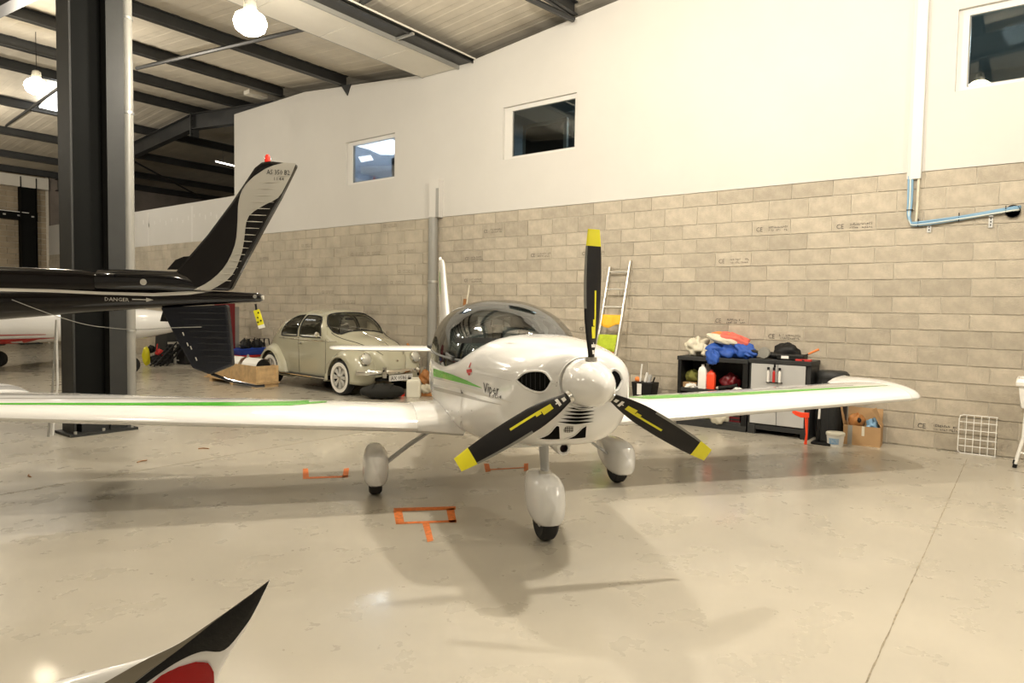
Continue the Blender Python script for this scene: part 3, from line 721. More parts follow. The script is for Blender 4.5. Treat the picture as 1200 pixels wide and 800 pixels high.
# wings
def airfoil(n=18):
    xs = [(1-math.cos(PI*k/n))/2 for k in range(n+1)]
    yt = lambda x: 5*0.15*(0.2969*math.sqrt(x)-0.126*x-0.3516*x*x+0.2843*x**3-0.1036*x**4)
    up = [(x, yt(x)*1.12+0.018*math.sin(PI*x)) for x in xs]; lo = [(x, -yt(x)*0.85+0.018*math.sin(PI*x)) for x in reversed(xs[1:-1])]
    return up+lo
AF = airfoil()
def wsec(t, le, ch, zc, th=1.0, lift=0.0, shear=0.0):
    return [(t+shear*x*ch, le+x*ch, zc+y*ch*th+lift*max(0, x-0.15)**1.3) for x, y in AF]
def wing(sg):
    w_ = MB(); rs = []
    for t in (0.40, 0.7, 1.5, 2.5, 3.3, 3.92): rs.append([(sg*p[0], p[1], p[2]) for p in wsec(t, -0.38+0.03*(t/4), 1.25-0.02*t, 0.580+0.0505*t, 1.0-0.03*t)])
    wo = w_.rings(rs).build('wing', M['planewhite'], plane, smooth=True)
    tp = MB(); rs = []
    for t, le, ch, th, lf in ((3.925, -0.35, 1.17, 0.9, 0.03), (4.0, -0.345, 1.18, 0.9, 0.07), (4.06, -0.31, 1.16, 0.86, 0.085), (4.12, -0.24, 1.10, 0.78, 0.095), (4.165, -0.13, 1.0, 0.62, 0.10), (4.195, 0.02, 0.86, 0.4, 0.10), (4.205, 0.15, 0.72, 0.12, 0.10)):
        rs.append([(sg*p[0], p[1], p[2]) for p in wsec(t, le, ch, 0.580+0.0505*t, th, lf)])
    tp.rings(rs).build('wing_tip', M['planewhite'], plane, smooth=True)
    return wo
wr = wing(1); wl = wing(-1)
# wing root fillets
for sg in (1, -1):
    rs = []
    for k, (t, e) in enumerate(((0.42, 0.07), (0.50, 0.06), (0.57, 0.042), (0.66, 0.022), (0.78, 0.003))):
        rs.append([(sg*t, p[1]-e*0.9, p[2]+(e*0.9 if i < 19 else -e*0.1)) for i, p in enumerate(wsec(t, -0.38, 1.25, 0.580+0.0505*t, 1.0))])
    MB().rings(rs).build('wing_root_fillet', M['planewhite'], plane, smooth=True)
# tail
def tailsurf(mb, secs):     # (le, chord, z, x) thickness 9 %
    rs = []
    for le, ch, z, x, vert in secs:
        if vert: rs.append([(y*ch*0.7, le+q*ch, z) for q, y in AF])
        else: rs.append([(x, le+q*ch, z+y*ch*0.62) for q, y in AF])
    return mb.rings(rs)
tailsurf(MB(), [(3.02, 1.15, 1.02, 0, 1), (3.25, 0.98, 1.3, 0, 1), (3.62, 0.72, 1.85, 0, 1), (3.84, 0.54, 2.18, 0, 1), (3.93, 0.44, 2.24, 0, 1), (4.05, 0.28, 2.265, 0, 1)]).build('vertical_fin', M['planewhite'], plane, smooth=True)
for sg in (1, -1):
    tailsurf(MB(), [(3.42, 0.78, 0.985, 0.0, 0), (3.46, 0.74, 0.987, sg*0.8, 0), (3.52, 0.68, 0.99, sg*1.40, 0), (3.57, 0.58, 0.99, sg*1.50, 0), (3.68, 0.38, 0.99, sg*1.545, 0)]).build('tailplane', M['planewhite'], plane, smooth=True)
MB().lathe([(0.02, 0), (0.022, 0.03), (0.01, 0.05)], 10, o=(0, 4.2, 2.255)).build('fin_light', M['whitepl'], plane, smooth=True)
# spinner and propeller
HUB = Vector((0, -2.10, 1.158))
sp = [(0.003, -0.215), (0.03, -0.208), (0.056, -0.190), (0.082, -0.160), (0.104, -0.118), (0.120, -0.07), (0.129, -0.02), (0.134, 0.03), (0.137, 0.088), (0.132, 0.092)]
spn = MB().lathe(sp, 40, axis='y', o=tuple(HUB)).build('spinner', M['planewhite'], plane, smooth=True)
MB().lathe([(0.136, 0.092), (0.137, 0.102), (0.10, 0.108)], 40, axis='y', o=tuple(HUB)).build('spinner_backplate', M['alu'], plane, smooth=True)
BL = [(0.135, 0.055, 0.030, 52), (0.17, 0.072, 0.026, 48), (0.25, 0.110, 0.022, 40), (0.38, 0.135, 0.018, 31), (0.52, 0.132, 0.014, 24), (0.66, 0.120, 0.010, 19), (0.76, 0.104, 0.008, 16), (0.775, 0.101, 0.008, 16), (0.855, 0.080, 0.005, 14)]
def bpt(rad, c, up, ang, rr=BL):
    ch = interp([b[0] for b in BL], [b[1] for b in BL], rad); th = interp([b[0] for b in BL], [b[2] for b in BL], rad); be = math.radians(interp([b[0] for b in BL], [b[3] for b in BL], rad))
    e = Vector((-math.sin(ang), 0, math.cos(ang))); tg = Vector((math.cos(ang), 0, math.sin(ang))); ax = Vector((0, 1, 0))
    cv = tg*math.cos(be)+ax*math.sin(be); nv = ax*math.cos(be)-tg*math.sin(be)
    h = th*math.sqrt(max(0, 1-(2*c)**2)) if abs(c) < 0.5 else 0
    return HUB+e*rad+cv*(c*ch)+nv*(-h/1.6 if up else h/2)
CC = [-0.5, -0.47, -0.38, -0.2, 0, 0.2, 0.38, 0.47, 0.5]
for k, ang in enumerate((0, 2*PI/3, -2*PI/3)):
    def ring(rad): return [bpt(rad, c, True, ang) for c in CC]+[bpt(rad, c, False, ang) for c in reversed(CC[1:-1])]
    rs = [ring(r) for r in np.linspace(0.135, 0.765, 22)]
    bo = MB().rings(rs).build('propeller_blade', M['blade'], plane, smooth=True)
    MB().rings([ring(r) for r in (0.765, 0.80, 0.835, 0.852, 0.858)]).build('yellow_tip', M['yellow'], bo, smooth=True)
    MB().rings([[bpt(r, c, True, ang)+Vector((0, -0.001, 0)) for c in (-0.505, -0.47, -0.40)]+[bpt(r, c, False, ang)+Vector((0, 0.001, 0)) for c in (-0.40, -0.47, -0.505)] for r in np.linspace(0.42, 0.765, 14)]).build('leading_edge_guard', M['bladeedge'], bo, smooth=True)
    def patch(r0, r1, c0, c1, m, name, n=8):
        v = []; f = []
        for i in range(n+1):
            for j in range(3):
                v.append(bpt(r0+(r1-r0)*i/n, c0+(c1-c0)*j/2, True, ang)+Vector((0, -0.0016, 0)))
        for i in range(n):
            for j in range(2): f.append((i*3+j, i*3+j+1, i*3+j+4, i*3+j+3))
        return MB().add(v, f), m, name
    pm = MB()
    for a_ in ((0.255, 0.52, 0.06, 0.16), (0.255, 0.32, -0.14, 0.16), (0.325, 0.36, -0.03, 0.16)):
        q, _, _ = patch(*a_, None, None); pm.add(q.v, q.f)
    pm.build('yellow_marking', M['yellow'], bo)
    wm = MB()
    for a_ in ((0.205, 0.222, -0.25, 0.25), (0.168, 0.19, -0.22, 0.10), (0.222, 0.232, -0.05, 0.02)):
        q, _, _ = patch(*a_, None, None, n=2); wm.add(q.v, q.f)
    wm.build('white_lettering', M['whitepl'], bo)
    e = Vector((-math.sin(ang), 0, math.cos(ang))); MB().tube([HUB+e*0.128, HUB+e*0.150], 0.034, 14).build('blade_collar', M['alu'], bo, smooth=True)
# landing gear
def pant(x, y, L0, L1, hw, z0, z1, name='wheel_fairing', parent=plane):
    rs = []; n = 20; zc = (z0+z1)/2; h = (z1-z0)/2
    for k in range(17):
        q = k/16; s = -L0+(L0+L1)*q
        sh = (1-abs(1-q/0.32)**2.3)**(1/2.3) if q < 0.32 else max(0.03, math.cos((q-0.32)/0.68*PI/2)**0.85)
        sh = max(sh, 0.02); dz = 0.04*max(0, q-0.35)
        rs.append([(x+hw*sh*math.copysign(abs(math.cos(a))**0.68, math.cos(a)), y+s, zc+dz+h*(sh**0.7)*math.copysign(abs(math.sin(a))**0.68, math.sin(a))) for a in [2*PI*j/n for j in range(n)]])
    return MB().rings(rs).build(name, M['planewhite'], parent, smooth=True)
def wheel(x, y, R, w_, mb_parent):
    prof = [(R*0.45, -w_/2*0.8), (R*0.86, -w_/2), (R*0.97, -w_/2*0.7), (R, 0), (R*0.97, w_/2*0.7), (R*0.86, w_/2), (R*0.45, w_/2*0.8)]
    t_ = MB().lathe(prof, 28, axis='x', o=(x, y, R)).build('tyre', M['rubber'], mb_parent, smooth=True)
    MB().lathe([(R*0.46, -w_*0.42), (R*0.2, -w_*0.30), (R*0.2, w_*0.30), (R*0.46, w_*0.42)], 16, axis='x', o=(x, y, R)).build('rim', M['alu'], t_, smooth=True)
for sg in (-1, 1):
    pant(sg*1.085, 0.06, 0.30, 0.52, 0.108, 0.085, 0.40); wheel(sg*1.085, 0.045, 0.155, 0.105, plane)
    MB().rings([[(sg*x, y-0.05, z-0.012), (sg*x, y+0.05, z-0.012), (sg*x, y+0.045, z+0.014), (sg*x, y-0.045, z+0.014)] for x, y, z in ((0.40, 0.1, 0.60), (0.60, 0.10, 0.525), (0.80, 0.08, 0.40), (0.96, 0.06, 0.285), (1.06, 0.05, 0.20))]).build('gear_leg', M['strut'], plane, bevel=0.008)
pant(0.0, -1.26, 0.26, 0.46, 0.115, 0.105, 0.455, 'nose_wheel_fairing'); wheel(0.0, -1.29, 0.165, 0.11, plane)
MB().tube([(0, -1.27, 0.42), (0, -1.24, 0.55), (0, -1.2, 0.72)], [0.03, 0.032, 0.036], 14).build('nose_gear_leg', M['strut'], plane, smooth=True)
MB().lathe([(0.034, 0.44), (0.042, 0.44), (0.042, 0.47), (0.034, 0.47)], 14, o=(0, -1.268, 0)).build('leg_collar', M['alu'], plane, smooth=True)
MB().tube([(-0.04, -1.30, 0.655), (-0.26, -1.28, 0.648)], 0.014, 8).build('step_bar', M['planewhite'], plane, smooth=True)
EXO = tuple(PMW.inverted() @ on_plane(655, 521.5, PMW @ Vector((0, -1.62, 0)), PMW.to_3x3() @ Vector((0, 1, 0))))
ex = MB().lathe([(0.026, -0.10), (0.043, -0.10), (0.047, -0.06), (0.045, 0.06), (0.03, 0.08)], 20, axis='y', o=EXO, cap=False).build('exhaust_pipe', M['planewhite'], plane, smooth=True)
MB().lathe([(0.0, -0.07), (0.03, -0.07)], 16, axis='y', o=EXO).build('pipe_bore', mat('dark_bore', (0.06, 0.035, 0.035), 0.8), ex)  # dark disc set a little inside the exhaust mouth
# surface details cast on the cowl; black patches paint the shade of openings
bpy.context.view_layer.update()
SF = Surf([fus], PMW)
def blob(px, name, m, off, parent=fus, n=18, rows=6, surf=None):
    """px: upper outline and lower outline sharing end points"""
    return (surf or SF).strip(bez(px[0], 6), bez(px[1], 6), n, rows, off).build(name, m, parent, smooth=2)
inl = ([(606.5, 445), (615, 438), (627, 435.5), (638, 437.5), (645, 446.5)], [(606.5, 445), (615, 452), (627, 457.5), (638, 457), (645, 446.5)])
def rim(outl, name, parent, r=0.006, m='planewhite'):
    pts = [SF.hit(x, y, 0.002) for x, y in bez(outl[0], 5)+list(reversed(bez(outl[1], 5)))]
    pts = [p for i, p in enumerate(pts) if p is not None and (i == 0 or (p-pts[i-1]).length > 1e-4)]
    return MB().tube(pts, r, 6).build(name, M[m], parent, smooth=True)
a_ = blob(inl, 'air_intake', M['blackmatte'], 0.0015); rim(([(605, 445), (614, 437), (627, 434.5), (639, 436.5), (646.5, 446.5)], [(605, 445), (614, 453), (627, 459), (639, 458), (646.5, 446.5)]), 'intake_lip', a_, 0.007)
for x in (612, 617, 622, 627.5, 633, 638.5):
    up = np.interp(x, [606, 615, 627, 638, 645], [444, 439, 436.5, 438.5, 445]); lo_ = np.interp(x, [606, 615, 627, 638, 645], [446, 451, 456.5, 456, 448])
    MB().tube([SF.hit(x, up, 0.003), SF.hit(x, (up+lo_)/2, 0.003), SF.hit(x, lo_, 0.003)], 0.0022, 5).build('grille_bar', M['darkgrey'], a_)
inr = ([(716, 446), (716.8, 437), (720, 434.5), (725, 438), (727.8, 445)], [(716, 446), (716.5, 457), (719, 457.5), (724, 453), (727.8, 445)])
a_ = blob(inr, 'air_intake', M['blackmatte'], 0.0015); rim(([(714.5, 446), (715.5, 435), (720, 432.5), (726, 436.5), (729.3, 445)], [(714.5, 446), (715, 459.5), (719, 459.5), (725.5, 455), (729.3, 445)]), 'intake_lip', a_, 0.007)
for x0, x1, y in ((665, 695, 477.4), (662, 696, 481.4), (659, 696, 485.6), (656, 695.5, 489.8), (653, 695, 493.8)):
    xm = (x0+x1)/2
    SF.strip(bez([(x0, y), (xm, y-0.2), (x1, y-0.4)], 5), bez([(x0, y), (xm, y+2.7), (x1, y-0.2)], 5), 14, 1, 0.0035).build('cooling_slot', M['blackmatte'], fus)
    pts = [SF.hit(x, yy, 0.002) for x, yy in bez([(x0, y-0.6), (xm, y-1.0), (x1, y-1.0)], 3)]; pts = [p for p in pts if p]
    MB().tube(pts, 0.002, 5).build('slot_lip', M['planewhite'], fus, smooth=True)
for pl in (([(630, 513.6), (643, 508), (651.5, 498.5), (655.3, 498.8)], [(630, 513.8), (643, 514.4), (651, 514.3), (656, 514)]), ([(661.5, 514), (673, 509.5), (682, 501), (687.3, 498)], [(661.5, 514.2), (673, 513.6), (682, 512.8), (686, 512.3)])):
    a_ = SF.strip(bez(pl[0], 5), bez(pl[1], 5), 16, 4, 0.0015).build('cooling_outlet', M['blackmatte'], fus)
    pts = [SF.hit(x, yy, 0.003) for x, yy in bez(pl[0], 3)]; MB().tube([p for p in pts if p], 0.004, 5).build('outlet_lip', M['planewhite'], a_, smooth=True)
rc = SF.strip(bez([(660.5, 503), (664, 499), (672, 499)], 5), bez([(660.5, 506), (666, 506.8), (672, 505)], 5), 8, 3, 0.002).build('radiator_mesh', M['planegrey'], fus)
mm_ = MB()
for x in (662.5, 665, 667.5, 670): mm_.tube([SF.hit(x, 499.6, 0.003), SF.hit(x, 506, 0.003)], 0.0014, 4)
for y in (501.5, 504): mm_.tube([SF.hit(661.5, y, 0.003), SF.hit(671.5, y, 0.003)], 0.0014, 4)
mm_.build('mesh_wires', M['blackmatte'], rc)
# paint: stripes, lettering, seams
dg = SF.strip([(508, 431.5), (530, 438.5), (548, 446), (565, 454.2)], [(508, 440.5), (530, 446), (548, 450.5), (565, 454.6)], 24, 3, 0.0025).build('green_stripe', M['green'], fus)
SF.strip([(508, 443), (545, 452), (575, 463), (600, 471.4)], [(508, 450), (545, 457.5), (575, 466), (600, 471.8)], 24, 3, 0.0022).build('silver_stripe', mat('pale_silver_stripe', (0.62, 0.61, 0.57), 0.3), fus)
SF.strip([(509, 453), (540, 460), (565, 468), (588, 474)], [(509, 457), (540, 464.5), (565, 470.5), (588, 474.4)], 24, 2, 0.0028).build('silver_stripe', M['planegrey'], fus)
lt = MB(); SF.text('Viper', (566.5, 459.5), (18.5, 3.2), (0.5, -17), mb=lt); SF.text('SD4', (577, 465.5), (11, 1.6), (0.2, -5.5), mb=lt)
lt.build('lettering', M['black'], fus)
rd = MB(); SF.strip([(549.5, 430), (552, 424.5)], [(550.5, 431), (552.8, 425)], 3, 1, 0.003, rd); SF.strip([(547, 433), (553, 432)], [(547.5, 437), (553.5, 436)], 4, 1, 0.003, rd); SF.strip([(548.5, 437.5), (552, 437)], [(549.5, 440), (551, 439.5)], 3, 1, 0.003, rd); rd.build('red_emblem', M['red'], fus)
for pl, w_ in (([(553, 436), (575, 441), (600, 446)], 0.5), ([(646, 449.5), (653, 450.2)], 0.4), ([(507, 429), (520, 433), (533, 432)], 0.4), ([(545, 458), (541, 470), (540, 485), (541, 503)], 0.4)):
    v_ = SF.strip([(x-0.2, y-w_/2) for x, y in pl], [(x+0.2, y+w_/2) for x, y in pl], 16, 1, 0.0012); v_.build('cowl_seam', M['seam'], fus)
v_ = MB()
SF.strip([(540.3, 454), (541.2, 458)], [(541, 461.2), (544, 460.6)], 3, 2, 0.004, v_); v_.build('air_scoop', M['black'], fus)
rv = MB()
for x, y in [(553, 481), (553, 500), (541, 494), (540.5, 488), (517, 486), (538, 482), (525, 481), (530, 394+87), (553, 438), (652, 452), (652.5, 448)]:
    p = SF.hit(x, y, 0.002)
    if p: rv.lathe([(0.003, 0), (0.003, 0.001)], 6, axis='y', o=tuple(p))
rv.build('fasteners', M['greypipe'], fus, kind='stuff')
# naca mark on top of the cowl
SF.strip([(594, 401.6), (604, 401.2)], [(594, 402.3), (604, 402.2)], 4, 1, 0.002).build('cowl_vent', M['seam'], fus)
# cowl ring behind spinner
MB().lathe([(0.142, -1.984), (0.149, -1.992), (0.156, -1.984)], 36, axis='y', o=(0, 0, 1.15)).build('cowl_ring', M['planewhite'], fus, smooth=True)
SW = Surf([wl], PMW); SWR = Surf([wr], PMW)
SW.strip([(-60, 472), (0, 472.2), (140, 472), (270, 471.2), (340, 470.2), (400, 466.5), (438, 461.5)], [(-60, 474), (0, 474.2), (140, 474.9), (270, 475.6), (340, 475.2), (400, 470), (438, 462)], 70, 2, 0.002).build('green_stripe', M['green'], wl)
SW.line([(-60, 461), (0, 461.6), (200, 462), (340, 464), (470, 468)], 1.6, 60, 0.002).build('silver_stripe', M['planegrey'], wl)
SW.line([(-60, 466.3), (0, 466.6), (200, 467), (380, 467)], 1.0, 60, 0.002).build('pale_stripe', M['planegrey'], wl)
SWR.strip([(728, 463), (760, 463.5), (860, 460), (960, 455), (1040, 451.4)], [(728, 464.5), (760, 467.5), (860, 463.2), (960, 457), (1040, 451.8)], 60, 2, 0.002).build('green_stripe', M['green'], wr)
SWR.line([(765, 462), (860, 455.4), (980, 448.6), (1020, 447)], 1.5, 50, 0.002).build('silver_stripe', M['planegrey'], wr)
SWR.line([(800, 462.5), (900, 456.5), (1000, 451.5)], 0.7, 50, 0.002).build('pale_stripe', M['planegrey'], wr)
# walkway hatch on the left wing root
hm = MB()
for k in range(6):
    x = 473+k*5.6; SW.strip([(x, 468.6), (x+3, 468.9)], [(x+1.6, 470.2), (x+4.6, 470.4)], 2, 1, 0.002, hm)
hm.build('walkway_marks', M['planedark'], wl)
SFN = Surf([bpy.data.objects['vertical_fin']], PMW)
SFN.strip([(513, 318), (515.5, 318)], [(512, 332), (517, 345)], 3, 6, 0.002).build('green_stripe', M['green'], bpy.data.objects['vertical_fin'])
MB().box((-0.02, 4.12, 0.99), (0.02, 4.26, 1.01)).build('tail_light', M['whitepl'], plane)

# ================================================================== HELICOPTER TAIL (black)
HP = CP + ray(308, 348.5)*6.1                       # tail end of the boom
HX = Vector((CR.x, CR.y, 0)).normalized(); HY = Vector((-HX.y, HX.x, 0)); HA = math.atan2(HX.y, HX.x)
heli = thing('helicopter', 'black helicopter with a silver stripe whose tail boom reaches in from the left', 'helicopter', (HP.x, HP.y, 0), HA)
HMW = Matrix.Translation(Vector((HP.x, HP.y, 0))) @ Matrix.Rotation(HA, 4, 'Z'); HINV = HMW.inverted()
def hp(x, y, d=0.0):        # picture point on the helicopter's centre plane (or d behind it), local frame
    return HINV @ on_plane(x, y, HP+HY*d, HY)
def hsec(px, yt, yb, wd=None, e=2.0, n=24):
    a_, b_ = hp(px, yt), hp(px, yb); z = (a_.z+b_.z)/2; h = (a_.z-b_.z)/2; w_ = wd if wd else h
    return [(a_.x, w_*math.copysign(abs(math.cos(q))**(2/e), math.cos(q)), z+h*math.copysign(abs(math.sin(q))**(2/e), math.sin(q))) for q in [2*PI*j/n for j in range(n)]]
bo = MB().rings([hsec(*q) for q in ((-420, 318, 395), (-200, 328, 388), (0, 333, 374.5), (80, 336, 368), (163, 338, 362), (230, 340, 358), (288, 342.5, 354.5), (300, 343, 354))]).build('tail_boom', M['heli'], heli, smooth=True)
e_ = hp(300, 348.5); MB().tube([e_, hp(304, 348.5), hp(307, 348.5)], [0.042, 0.042, 0.03], 16).build('boom_end_cap', M['blackgloss'], bo, smooth=True)
e_ = hp(308, 348.5); MB().tube([hp(306, 348.5), hp(309, 348.5)], 0.02, 12).build('tail_light', M['silver'], bo, smooth=True)
ey = hp(301, 347.5); MB().lathe([(0.016, ey.z), (0.016, ey.z)], 6).add([], [])
MB().lathe([(0.017, -0.050), (0.017, -0.042)], 14, axis='y', o=(ey.x, 0, ey.z)).lathe([(0.008, -0.054), (0.008, -0.049)], 10, axis='y', o=(ey.x, 0, ey.z)).build('ring_bolt', M['alu'], bo, smooth=True, kind='stuff')
MB().rings([hsec(*q) for q in ((-330, 300, 345, 0.13, 3), (-100, 308, 345, 0.115, 3), (0, 312, 343, 0.10, 3), (100, 316.5, 343, 0.09, 3), (117, 319, 343, 0.085, 3))]).build('driveshaft_cover', M['heli'], heli, smooth=True)
gf = MB().rings([hsec(*q) for q in ((114, 321, 342, 0.07, 2.6), (119, 315.5, 342, 0.10, 2.6), (150, 315.5, 342, 0.115, 2.6), (190, 317, 342, 0.11, 2.6), (212, 318, 343, 0.09, 2.6), (232, 327, 343, 0.045, 2.2))]).build('gearbox_fairing', M['blackgloss'], heli, smooth=True)
p_ = hp(176, 331); MB().lathe([(0.028, -0.118), (0.028, -0.108)], 16, axis='y', o=(p_.x, 0, p_.z)).build('filler_cap', M['silver'], gf, smooth=True)
def foil(outline, th, name, m, parent=heli, y0=0.0, bev=0.02):
    pts = [hp(x, y, y0) for x, y in outline]; pts = [(p.x, y0-th/2, p.z) for p in pts]
    return MB().prism(pts, (0, th, 0)).build(name, M[m], parent, bevel=bev)
fin = foil([(200, 338), (209, 317), (245, 275), (274, 236), (300, 197), (308, 190.8), (318, 189), (336, 191.5), (349, 192.5), (347, 197), (330, 232), (310, 268), (290, 305), (271, 341)], 0.10, 'upper_fin', 'heli', bev=0.03)
vf = foil([(190, 360), (193, 366), (210, 400), (227.5, 431), (247.5, 438.5), (274, 428), (271, 390), (267.5, 357)], 0.09, 'ventral_fin', 'helinavy', bev=0.02)
def onfin(pl, name, m, parent, off=0.053, n=None):
    """flat paint shape on the fin side: upper outline and lower outline as rows"""
    L_, R_ = pl; k = 24; v = []; f = []
    def samp(q, t):
        q = bez(q, 6); i = t*(len(q)-1); j = min(int(i), len(q)-2); w_ = i-j
        return q[j][0]*(1-w_)+q[j+1][0]*w_, q[j][1]*(1-w_)+q[j+1][1]*w_
    for a_ in range(k+1):
        for (x, y) in (samp(L_, a_/k), samp(R_, a_/k)):
            p = hp(x, y); v.append((p.x, -off, p.z))
        if a_: f.append((2*a_-2, 2*a_-1, 2*a_+1, 2*a_))
    return MB().add(v, f).build(name, M[m], parent)
onfin(([(336, 191.8), (318, 197), (300, 208), (287, 223), (282, 240), (281, 262), (278, 288), (266, 313), (248, 330), (230, 339.5)],
       [(349, 193), (345, 203), (338, 217), (328, 233), (309, 243), (293, 256), (289, 280), (285, 300), (273, 325), (250, 340)]), 'silver_band', 'silver', fin)
tm = MB()
def flat_text(s_, x0, y0, x1, y1, off, mb, hgt):
    v, f = text_mesh(s_); w_ = max(p[0] for p in v); a_ = hp(x0, y0); b_ = hp(x1, y1); u_ = (b_-a_)
    mb.add([(a_.x+u_.x*p[0]/w_, -off, a_.z+u_.z*p[0]/w_+p[1]*hgt) for p in v], f)
flat_text('AS 350 B2', 315, 205.5, 342, 206.5, 0.0555, tm, 0.062); flat_text('1 1 4 4', 323, 212.5, 335, 213, 0.0555, tm, 0.042)
tm.build('fin_lettering', M['black'], fin, kind='stuff')
for i in range(17):        # raised horizontal stiffeners of the fin skin; silver colour paints their glints
    y = 207+i*7.6
    xr = np.interp(y, [192, 232, 268, 305, 341], [349, 330, 310, 290, 271])-4; xl = np.interp(y, [197, 215, 236, 262, 290, 320, 336], [318, 303, 295, 288, 280, 262, 250])
    if i < 1: xl, xr = 325, 343
    if xr-xl < 8: xl = xr-16
    a_, b_ = hp(xl, y), hp(xr, y+0.6)
    MB().tube([(a_.x, -0.050, a_.z), ((a_.x+b_.x)/2, -0.058, (a_.z+b_.z)/2), (b_.x, -0.050, b_.z)], [0.002, 0.005, 0.002], 6).build('skin_rib', M['silver'], fin, smooth=True)
p_ = hp(313.5, 189); MB().lathe([(0.024, 0), (0.027, 0.02), (0.022, 0.055), (0.012, 0.07), (0.0, 0.072)], 16, o=(p_.x, 0, p_.z-0.01)).build('red_beacon', M['beacon'], fin, smooth=True)
p_ = hp(313, 190); MB().lathe([(0.03, 0), (0.03, 0.012)], 16, o=(p_.x, 0, p_.z-0.016)).build('beacon_base', M['silver'], fin)
onfin(([(308, 197.5), (300, 208)], [(320, 195), (306, 204)]), 'gloss_black_panel', 'blackgloss', fin, off=0.054)  # small gloss black paint patch near the fin tip
# tail gearbox and small stabiliser end plates seen behind the fin
o_ = foil([(196, 316), (206, 304.5), (216, 300.5), (224, 300), (214, 316)], 0.03, 'stabiliser_end_plate', 'heli', y0=0.35, bev=0.005)
o_ = foil([(188, 376.5), (191, 366), (195, 352), (203, 362), (205, 377)], 0.03, 'stabiliser_end_plate', 'heli', y0=0.35, bev=0.005)
a_, b_ = hp(196, 338), hp(214, 338); MB().rings([[(a_.x, y, a_.z-0.01), (b_.x, y, b_.z-0.006), (b_.x, y, b_.z+0.006), (a_.x, y, a_.z+0.01)] for y in (0.05, 0.36)]).build('stabiliser', M['heli'], heli)
# silver stripe along the boom and its lettering, laid on the boom
bpy.context.view_layer.update()
SB = Surf([bo], HMW)
SB.strip([(-60, 337), (0, 337.6), (60, 339), (120, 342), (180, 343.5), (215, 341.5), (238, 340)], [(-60, 340.5), (0, 341.2), (60, 342.6), (120, 345.3), (180, 347), (220, 345.5), (250, 341.5)], 60, 2, 0.002).build('silver_stripe', M['silver'], bo)
tm = MB(); SB.text('DANGER', (122.5, 352.2), (29, 1.0), (0, -6.0), 0.003, tm); tm.build('boom_lettering', M['silver'], bo)
am = MB(); SB.strip([(155, 349.9), (173, 350.5)], [(155, 351.2), (173, 351.7)], 8, 1, 0.003, am); SB.strip([(171.5, 348.8), (179.5, 351.1)], [(171.5, 353.4), (179.5, 351.5)], 4, 1, 0.003, am); am.build('arrow_marking', M['silver'], bo, kind='stuff')
vr = MB()
for i in range(9):
    y = 366+i*7.2; xl = 212+i*4.2; xr = 268+i*0.7; a_, b_ = hp(xl, y), hp(xr, y+1); vr = MB().tube([(a_.x, -0.044, a_.z), ((a_.x+b_.x)/2, -0.050, a_.z), (b_.x, -0.044, b_.z)], [0.003, 0.008, 0.003], 6); vr.build('skin_rib', M['helinavy'], vf, smooth=True)
MB().tube([hp(248, 438)+Vector((0, -0.0, 0)), hp(270, 446), hp(300, 452.5), hp(310, 452)], 0.014, 8).build('tail_skid', M['blackgloss'], vf, smooth=True)
for x, y in ((217, 389), (222, 401), (226, 405), (232, 418)):
    a_, b_ = hp(x, y), hp(x+1.6, y+4); MB().tube([(a_.x, -0.048, a_.z), (b_.x, -0.048, b_.z)], 0.005, 6).build('rivet_strip', M['silver'], vf)
# rest of the machine, outside the picture to the left
def hl(x): return hp(308, 348.5).x+x
body = [(-4.2, 0.16, 2.0, 0.18), (-4.7, 0.35, 1.75, 0.42), (-5.3, 0.75, 1.5, 0.72), (-6.2, 0.9, 1.4, 0.85), (-7.2, 0.88, 1.38, 0.85), (-7.9, 0.72, 1.3, 0.72), (-8.4, 0.45, 1.15, 0.45), (-8.6, 0.1, 1.05, 0.1)]
MB().rings([[(x, w_*math.cos(q), z+h*math.sin(q)) for q in [2*PI*j/20 for j in range(20)]] for x, w_, z, h in body]).build('cabin', M['heli'], heli, smooth=True)
for sg in (-1, 1):
    MB().tube([(-8.3, sg*1.05, 0.3), (-8.1, sg*1.05, 0.05), (-7.9, sg*1.05, 0.04), (-5.2, sg*1.05, 0.04)], 0.04, 8).build('skid', M['steel'], heli, smooth=True)
    for x in (-7.4, -5.9): MB().tube([(x, sg*1.05, 0.05), (x, sg*0.9, 0.35), (x, 0, 0.75)], 0.035, 8).build('skid_leg', M['steel'], heli, smooth=True)
# yellow warning streamer tied to the boom end, and a drooping wire
pa, pb = hp(300.5, 363), hp(307, 384)
t = thing('warning_streamer', 'yellow warning tag with black dots hanging from the end of the tail boom', 'tag', HMW @ pa)
q = HMW.to_3x3() @ (pb-pa); q.z = pb.z-pa.z; n_ = HMW.to_3x3() @ Vector((0, -1, 0)); sd = q.normalized().cross(n_).normalized()
MB().add([sd*0.028, q+sd*0.028, q-sd*0.028, -sd*0.028], [(0, 1, 2, 3)]).prism([sd*0.028, q+sd*0.028, q-sd*0.028, -sd*0.028], n_*0.006).build('tag_body', M['yellow'], t)
MB().prism([q*0.84+sd*0.029, q*1.02+sd*0.029, q*1.02-sd*0.029, q*0.84-sd*0.029], n_*0.008).build('white_end', M['whitepl'], t)
dm = MB()
for k, s_ in ((0.18, -0.012), (0.42, 0.006), (0.62, -0.014), (0.66, 0.016)):
    c_ = q*k+sd*s_+n_*0.009; dm.prism([c_+sd*0.008, c_+q*0.06, c_-sd*0.008, c_-q*0.06], n_*0.002)
dm.build('black_dots', M['black'], t, kind='stuff')
MB().tube([Vector((0, 0, 0)), Vector((0, 0, 0.03))-q*0.15, HMW.to_3x3() @ (hp(299, 357)-pa)], 0.009, 6).build('strap', M['black'], t)
